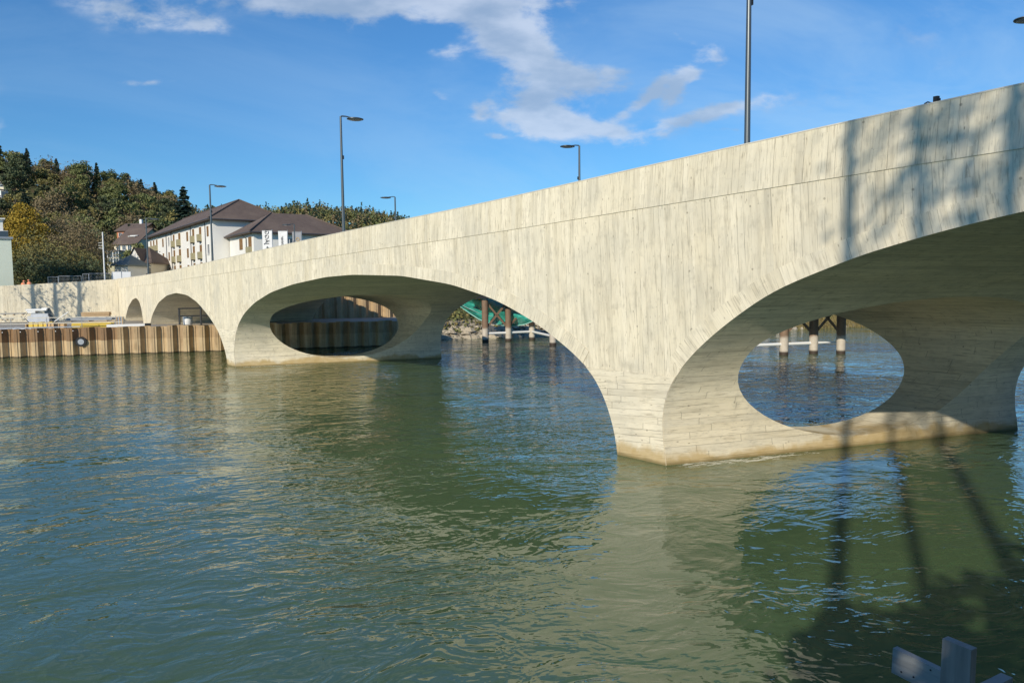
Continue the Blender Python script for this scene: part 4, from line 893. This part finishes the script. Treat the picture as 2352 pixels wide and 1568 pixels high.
# ------------------------------------------------------------ trees
def leafquad(m,p,s,rn,mi=0,flat=0):
    n=Vector((rn.gauss(0,1),rn.gauss(0,1),rn.gauss(0,1)+flat)).normalized(); t=n.orthogonal().normalized(); t.rotate(Matrix.Rotation(rn.uniform(0,6.28),3,n)); b=n.cross(t)
    s1=s*rn.uniform(.6,1.2); k=rn.uniform(.45,.8)
    m.quad(p-t*s1-b*s1*k*.6,p+t*s1*.3-b*s1*k,p+t*s1+b*s1*k*.4,p-t*s1*.2+b*s1*k,mi=mi)
def limb(m,p,d,L,r,depth,rn,mi=0,ends=None,n=6,up=.12,split=(3,5)):
    pts=[p]; rs=[r]; seg=4; dd=d.copy()
    for i in range(seg):
        dd=(dd+Vector((rn.gauss(0,.10),rn.gauss(0,.10),rn.gauss(0,.06)+up*.4))).normalized(); pts.append(pts[-1]+dd*L/seg); rs.append(r*(1-.62*(i+1)/seg))
    m.tube(pts,rs,n if depth>1 else 4,False,mi)
    if depth==0:
        if ends is not None: ends.append(pts[-1]); ends.append(pts[-2])
        return
    for k in range(rn.randint(*split)):
        i=rn.randint(1,seg); base=pts[i]; ax=dd.orthogonal().normalized(); ax.rotate(Matrix.Rotation(rn.uniform(0,6.28),3,dd)); nd=(dd*rn.uniform(.5,1)+ax*rn.uniform(.5,.95)+UP*up).normalized()
        limb(m,base,nd,L*rn.uniform(.5,.72),rs[i]*.6,depth-1,rn,mi,ends,n,up,split)
def broad(name,seed,H,Rr,leafm,nl,ls,clumps=26,trunk=.3,shape=1.0,sep=False,bare=0,depth=2):
    rn=random.Random(seed); t=MB(); ends=[]
    th=H*trunk; tr=H*.018+.05
    t.tube([(0,0,-1),(0,0,th*.5),(rn.uniform(-.2,.2),rn.uniform(-.2,.2),H*.62)],[tr*1.3,tr,tr*.4],8,False,1)
    nb=9
    for k in range(nb):
        a=2*PI*k/nb+rn.uniform(-.3,.3); z=th+(H*.62-th)*k/nb
        limb(t,Vector((0,0,z)),Vector((math.cos(a),math.sin(a),rn.uniform(.35,.9))).normalized(),Rr*rn.uniform(.7,1.0),tr*.42,depth,rn,1,ends)
    c=MB() if sep else t
    cl=[]
    for k in range(clumps):
        while True:
            v=Vector((rn.uniform(-1,1),rn.uniform(-1,1),rn.uniform(-1,1)))
            if .30<v.length<1: break
        zc=th*.8+(H-th*.8)*(.5+v.z*.47); wr=(1-abs(v.z)**2*.55)
        cl.append((Vector((v.x*Rr*wr*shape,v.y*Rr*wr*shape,zc)),Rr*rn.uniform(.22,.42)))
    for k in range(nl):
        if ends and rn.random()<bare: q=rn.choice(ends)+Vector((rn.gauss(0,.5),rn.gauss(0,.5),rn.gauss(0,.4)))
        else:
            cc,r=rn.choice(cl); v=Vector((rn.gauss(0,1),rn.gauss(0,1),rn.gauss(0,1))).normalized()*r*rn.random()**.35; v.z*=.75; q=cc+v
        leafquad(c,q,ls,rn,0,.6)
    if sep: return c.mesh(name,[leafm]),t.mesh(name+'_trunk',[leafm,M['bark']])
    return t.mesh(name,[leafm,M['bark']])
def conifer(name,seed,H,Rr,leafm,dens=1.0,sparse=0,sep=False):
    rn=random.Random(seed); t=MB(); t.tube([(0,0,-1),(0,0,H*.5),(0,0,H)],[H*.016+.06,H*.011+.03,.02],7,False,1)
    c=MB() if sep else t; z=H*.10
    while z<H*.985:
        f=(z-H*.1)/(H*.9); rr=Rr*(1-f)**.85*rn.uniform(.78,1.12)+.12; nb=int((5+rr*1.5)*dens)
        for k in range(nb):
            a=rn.uniform(0,2*PI); L=rr*rn.uniform(.6,1.1); d=Vector((math.cos(a),math.sin(a),0)); sd_=Vector((-d.y,d.x,0)); droop=-.22-.15*(1-f)
            npc=max(3,int(L*3))
            t.tube([(0,0,z),tuple(d*L*.6+UP*(z+droop*L*.4)),tuple(d*L+UP*(z+droop*L*.6+.1))],[.04,.025,.01],3,False,1)
            for q in range(npc):
                g=(q+1)/npc
                if rn.random()<sparse: continue
                p=d*L*g+UP*(z+droop*L*g*.7+rn.uniform(-.1,.1)); w=L*.17*(1.15-g*.6)+.12; h=.32+.2*rn.random()
                m=c; m.quad(p-sd_*w+d*-.12,p+sd_*w+d*-.12,p+sd_*w*.7+d*.3-UP*h*.5,p-sd_*w*.7+d*.3-UP*h*.5,mi=0); m.quad(p-d*.25,p+d*.35-UP*.1,p+d*.25-UP*h,p-d*.2-UP*h*.8,mi=0)
        z+=H*.021*rn.uniform(.6,1.4)
    if sep: return c.mesh(name,[leafm]),t.mesh(name+'_trunk',[leafm,M['bark']])
    return t.mesh(name,[leafm,M['bark']])
kinds={}
kinds['green']=[broad('tree_g%d'%i,10+i,15,5.2,M['leaf_green'],2600,.42) for i in range(2)]
kinds['dark']=[broad('tree_d%d'%i,20+i,16,5.0,M['leaf_dark'],2600,.42) for i in range(2)]
kinds['olive']=[broad('tree_o%d'%i,30+i,14,5.4,M['leaf_olive'],2400,.40) for i in range(2)]
kinds['brown']=[broad('tree_b%d'%i,40+i,14,5.4,M['leaf_brown'],2100,.34,bare=.4) for i in range(2)]
kinds['conifer']=[conifer('tree_c%d'%i,50+i,19,4.2,M['needle'],1.5) for i in range(2)]
lab={'green':'green broadleaf tree on the wooded hillside','dark':'dark green broadleaf tree on the wooded hillside','olive':'olive autumn tree on the wooded hillside','brown':'brown half-bare tree on the wooded hillside','conifer':'dark conifer on the wooded hillside'}
nam={'green':'broadleaf_tree','dark':'broadleaf_tree','olive':'autumn_tree','brown':'autumn_tree','conifer':'conifer_tree'}
rn=random.Random(5)
def plant(kind,x,y,sc,label=None,group='trees on the wooded hillside',var=None,zoff=0):
    me=kinds[kind][rn.randrange(2) if var is None else var]; o=bpy.data.objects.new(nam[kind],me); COL.objects.link(o)
    o.location=(x,y,height(x,y)+zoff); o.rotation_euler=(0,0,rn.uniform(0,6.28)); o.scale=(sc*rn.uniform(.85,1.15),sc*rn.uniform(.85,1.15),sc*rn.uniform(.88,1.15))
    tag(o,label or lab[kind],'tree',group); return o
ridge=[(17,325),(84,328),(240,330),(150,329),(300,320)]
villas=[(5,425,YA+8),(85,438,YB+7)]
pl=[];tries=0
while len(pl)<225 and tries<9000:
    tries+=1
    D=rn.uniform(-40,505); y=205+rn.random()**.75*150; x=(D-CX)/FOC*y
    if y<330-D*.0 and False: continue
    h=height(x,y)
    if h<7.5 and D>250: continue
    if any(abs(D-d[0])<(46 if d[0]<50 else 32) and y<d[2]+6 and y>d[2]-48 for d in villas): continue
    if any(abs(D-d[0])<(40 if d[0]<50 else 24) and y<d[2]+4 and 668-(h+10-6.2)/y*1700<(446 if d[0]<50 else 448) for d in villas): continue
    if any(abs(D-a)<22 and y>b-60 for a,b in ridge): continue
    if any((x-a)**2+(y-b)**2<4.6**2 for a,b in pl): continue
    pl.append((x,y))
    r=rn.random(); g=noise.noise(Vector((x*.035,y*.035,1)))
    kd='conifer' if r<.12 else ('dark' if r<.30+g*.25 else ('green' if r<.56+g*.2 else ('olive' if r<.84 else 'brown')))
    if D>300 and kd in('olive',) and rn.random()<.6: kd='dark'
    plant(kd,x,y,rn.uniform(.62,1.0)*(.8 if kd=='conifer' else 1))
def plant_px(kind,u,vtop,Y,Hm,label,var=0,group=None):
    x=(u-CX)/FOC*Y; me=kinds[kind][var]; g=height(x,Y); zt=zat(u,vtop,Y); o=bpy.data.objects.new(nam[kind],me); COL.objects.link(o)
    s_=(zt-g)/Hm; o.location=(x,Y,g); o.scale=(s_*.9,s_*.9,s_); o.rotation_euler=(0,0,rn.uniform(0,6)); tag(o,label,'tree',group); return o
plant_px('conifer',17,306,325,19,'tall pointed spruce topping the ridge at the left picture edge')
plant_px('conifer',84,338,328,19,'narrow conifer standing above the ridge right of the tall spruce',1)
plant_px('conifer',240,372,330,19,'small conifer tip rising over the middle of the ridge')
plant_px('conifer',150,362,329,19,'short dark conifer on the ridge between the narrow conifer and the small tip',1)
plant_px('dark',300,392,320,16,'rounded dark tree on the ridge above the skylight roof')
# lone spruce right of the hill
cr,tk=conifer('lone_spruce_crown',77,24,5.0,M['needle'],1.6,.12,sep=True)
x=(434-CX)/FOC*190; g=height(x,190); zt=zat(433,424,190); e=empty('spruce_tree',(x,190,g),'lone dark spruce with ragged branches against the sky at the right end of the hill','tree'); s_=(zt-g)/24
for nm_,me in (('crown',cr),('trunk',tk)): o=link(nm_,me,None); o.parent=e; o.scale=(s_*1.15,s_*1.15,s_)
# near autumn trees
def big(name,seed,u,vtop,Y,H,Rr,lm,nl,ls,label,bare,sx=1,clumps=60,trunk=.2,depth=3,gz=None):
    cr,tk=broad(name,seed,H,Rr,lm,nl,ls,clumps,trunk,1,True,bare,depth); x=(u-CX)/FOC*Y; g=height(x,Y) if gz is None else gz; zt=zat(u,vtop,Y); s_=(zt-g)/H
    e=empty(name,(x,Y,g),label,'tree')
    for nm_,me in (('crown',cr),('trunk',tk)): o=link(nm_,me,None); o.parent=e; o.scale=(s_*sx,s_*sx,s_)
    return e
big('yellow_tree',3,66,468,128,15,4.3,M['leaf_yellow'],15000,.17,'tall golden yellow tree beside the pale building at the left',.1)
big('yellow_tree',13,38,520,122,12,3.4,M['leaf_yellow'],8000,.17,'smaller yellow tree half behind the pale building',.1)
big('brown_tree',4,150,490,135,14,6.5,M['leaf_brown'],11000,.14,'wide brown half-bare tree between the yellow tree and the houses',.65)
big('brown_tree',5,192,516,128,12,4.6,M['leaf_brown'],8000,.14,'lower brown twiggy tree beside the white mast',.7)
big('olive_tree',6,118,560,112,9,5.5,M['leaf_olive'],9000,.15,'olive and gold bushy tree above the two workers',.3,1.1,trunk=.05)
big('olive_tree',7,178,575,112,8,5.0,M['leaf_olive'],8000,.15,'low olive autumn tree behind the mesh fence',.3,1.15,trunk=.05)
big('dark_tree',8,80,590,108,7,4.5,M['leaf_dark'],7000,.15,'low dark green tree right of the pale building',.1,1.2,trunk=.03)
big('dark_tree',9,150,600,106,6,4.5,M['leaf_dark'],7000,.15,'low dark bush behind the mesh fence',.1,1.25,trunk=.03)
big('dark_tree',19,208,600,108,6,3.0,M['leaf_dark'],6000,.15,'low dark bush at the foot of the white mast',.1,1.2,trunk=.03)
big('green_tree',14,324,556,160,8,2.4,M['leaf_green'],4000,.2,'rounded green tree before the large brown roof',.1,.9,trunk=.1)
big('green_tree',15,338,572,150,8,2.6,M['leaf_dark'],3500,.2,'dark green bush left of the apartment block eaves',.1,1,trunk=.1)
# far wooded ridge as one mass
m=MB(); r2=random.Random(9)
for k in range(1500):
    y=500+r2.random()*230; D=r2.uniform(440,1010); x=(D-CX)/FOC*y; g=height(x,y); H=r2.uniform(10,16); Rr=r2.uniform(3,5); con=r2.random()<.22; mi=r2.choice((0,0,1,1,2,3)) if not con else 4
    for q in range(46):
        if con:
            f=r2.random(); a=r2.uniform(0,6.28); rad=(1-f)*Rr*.7; p=Vector((x+rad*math.cos(a),y+rad*math.sin(a),g+H*1.15*(.2+.8*f)))
        else:
            v=Vector((r2.gauss(0,1),r2.gauss(0,1),r2.gauss(0,1))).normalized()*r2.random()**.3; p=Vector((x+v.x*Rr,y+v.y*Rr,g+H*.55+v.z*H*.45))
        leafquad(m,p,.95,r2,mi,.4)
o=link('distant_wood',m.mesh('distant_wood',[M['leaf_green'],M['leaf_brown'],M['leaf_olive'],M['leaf_dark'],M['needle']])); tag(o,'wooded ridge far behind the apartment block','wood',kind='stuff')
# undergrowth covering the hillside
m=MB(); r2=random.Random(19)
for k in range(15000):
    y=188+r2.random()*170; D=r2.uniform(-60,520); x=(D-CX)/FOC*y; g=height(x,y)
    if any(abs(D-d[0])<26 and d[2]-22<y<d[2]+3 for d in villas): continue
    leafquad(m,Vector((x,y,g+r2.random()**1.5*3)),.8,r2,r2.choice((0,1,2,0)),.8)
o=link('undergrowth',m.mesh('undergrowth',[M['leaf_dark'],M['leaf_brown'],M['leaf_olive']])); tag(o,'dark undergrowth between the trees of the hillside','undergrowth',kind='stuff')
# far bank shrubs, reeds and rocks
m=MB(); r2=random.Random(29)
for k in range(16000):
    a=r2.uniform(19,130); c=r2.uniform(9.2,20); p=W(a,c); g=height(p.x,p.y); hh=(1.8+1.6*noise.noise(Vector((a*.25,c*.3,0))))*r2.random()*min(1,(c-8.6)*.35)
    leafquad(m,p+UP*(g+hh),.22,r2,r2.choice((0,0,1,2)),.5)
o=link('bank_shrubs',m.mesh('bank_shrubs',[M['leaf_green'],M['leaf_olive'],M['reed']])); tag(o,'shrubs growing along the far river bank','shrubs',kind='stuff')
m=MB()
for k in range(6000):
    a=r2.uniform(60,125); c=r2.uniform(7.6,10.5); p=W(a,c); g=max(0,height(p.x,p.y)); h=r2.uniform(.5,1.6); d=Vector((r2.gauss(0,.35),r2.gauss(0,.25),1)).normalized(); q=p+UP*g; w=ea*.05
    m.quad(q-w,q+w,q+d*h+w*.3,q+d*h-w*.3)
o=link('dry_reeds',m.mesh('dry_reeds',[M['reed']])); tag(o,'dry yellow reeds bending over the far water edge','reeds',kind='stuff')
m=MB()
for k in range(420):
    a=r2.uniform(19,75); c=r2.uniform(7.1,10.6); p=W(a,c); g=max(-.1,height(p.x,p.y)); s=r2.uniform(.25,.75); ax=Vector((r2.gauss(0,.3),r2.gauss(0,.3),1)).normalized(); x_=ax.orthogonal().normalized(); n=len(m.v)
    pts=[]
    for i in range(6):
        t=2*PI*i/6; rr=s*r2.uniform(.6,1.1); pts.append(p+UP*(g+s*.1)+Vector((math.cos(t)*rr,math.sin(t)*rr*.8,r2.uniform(-.1,.15)*s)))
    tp=[q.lerp(p+UP*(g+s*.6),.45)+UP*s*r2.uniform(.25,.5) for q in pts]
    m.v+=[tuple(q) for q in pts]+[tuple(q) for q in tp]
    for i in range(6): j=(i+1)%6; m.face((n+i,n+j,n+6+j,n+6+i))
    m.face([n+6+i for i in range(6)])
o=m.build('bank_rocks',M['rock']); tag(o,'pale broken rocks lining the foot of the far bank','rocks',kind='stuff')

# ------------------------------------------------------------ trees on the near bank and beside the yard (outside the picture, they cast the shadows)
def shadow_tree(x,y,z,H,seed,label,lean=0,nb=16,tr=.32,leaves=900,Rr=3.2,start=.35,arc=(0,6.28),ls=.13):
    r2=random.Random(seed); t=MB(); ends=[]
    t.tube([(0,0,-1),(0,0,H*.3),(lean*.5,0,H*.65),(lean,0,H)],[tr*1.2,tr,tr*.7,.05],12,False)
    for k in range(nb):
        f=start+(1-start)*(k+.5)/nb; a=r2.uniform(*arc)
        limb(t,Vector((lean*f,0,H*f*.98)),Vector((math.cos(a)*.8,math.sin(a)*.8,r2.uniform(.3,1.2))).normalized(),Rr*(1.25-f*.6),tr*.32,2,r2,0,ends,6,.3,(3,5))
    c=MB()
    for k in range(leaves):
        q=r2.choice(ends)+Vector((r2.gauss(0,.45),r2.gauss(0,.45),r2.gauss(0,.4))); leafquad(c,q,ls,r2)
    e=empty('bank_tree',(x,y,z),label,'tree'); 
    o=link('trunk',t.mesh('t',[M['bark']]),None); o.parent=e
    o=link('crown',c.mesh('c',[M['leaf_olive']]),None); o.parent=e
    return e
def sunward(p,d): return Vector((p.x,p.y,0))+SAZ*d
for i,(s_,d,H,seed,nb,Rr,tr) in enumerate(((-6.1,31,32,101,18,3.4,.19),(-7.9,33,33,102,22,3.6,.16),(-9.9,32,33,103,24,4.0,.22),(-15,30,31,104,20,4.5,.3),(-22,29,30,105,20,4.5,.3))):
    p=sunward(bw(s_,0,0),d); shadow_tree(p.x,p.y,4.5,H,seed,'tall half-bare bank tree behind the viewpoint, number %s from the river bend'%('one','two','three','four','five')[i],0,nb,tr,(300,800,1300,1500,1500)[i],Rr,.5,((-1.0,.6),(-1.2,.9),(-1.6,1.6),(0,6.28),(0,6.28))[i],.20)
jw=J+wl*5.0
for i,(t_,d,H) in enumerate(((4.3,14,15),(6.9,15,16),(9.3,14,15))):
    p=sunward(J+wl*t_,d); shadow_tree(p.x,p.y,2.5,H,120+i,('slender bare tree beside the yard, nearest the bridge','slender bare tree in the middle of the yard edge','slender bare tree farthest left beside the yard')[i],0,18,.26,300,1.9,.18)

# dense shrubs on the near bank behind the viewpoint, shading the water and the railing in the lower right corner
def shrub(x,y,H,Rr,seed,label):
    r2=random.Random(seed); c=MB(); t=MB(); t.tube([(0,0,-.5),(0,0,H*.7)],[.12,.05],8,False)
    for k in range(2600):
        v=Vector((r2.gauss(0,1),r2.gauss(0,1),r2.gauss(0,1))).normalized()*r2.random()**.4; leafquad(c,Vector((v.x*Rr,v.y*Rr*.8,H*.52+v.z*H*.5)),.16,r2,0,.4)
    e=empty('bank_shrub',(x,y,4.45),label,'shrub')
    o=link('stem',t.mesh('stem',[M['bark']]),None); o.parent=e
    o=link('foliage',c.mesh('foliage',[M['leaf_dark']]),None); o.parent=e
for i,(x,y,H,r_) in enumerate(((-1.3,-3.8,5.4,1.7),(1.2,-3.2,5.8,2.0),(4.2,-2.4,6.8,2.4),(7.6,-2.0,7.4,2.6),(11.0,-1.2,7.4,2.6))):
    shrub(x,y,H,r_,300+i,'dense dark shrub on the near bank behind the viewpoint, %s from the left'%('first','second','third','fourth','fifth')[i])
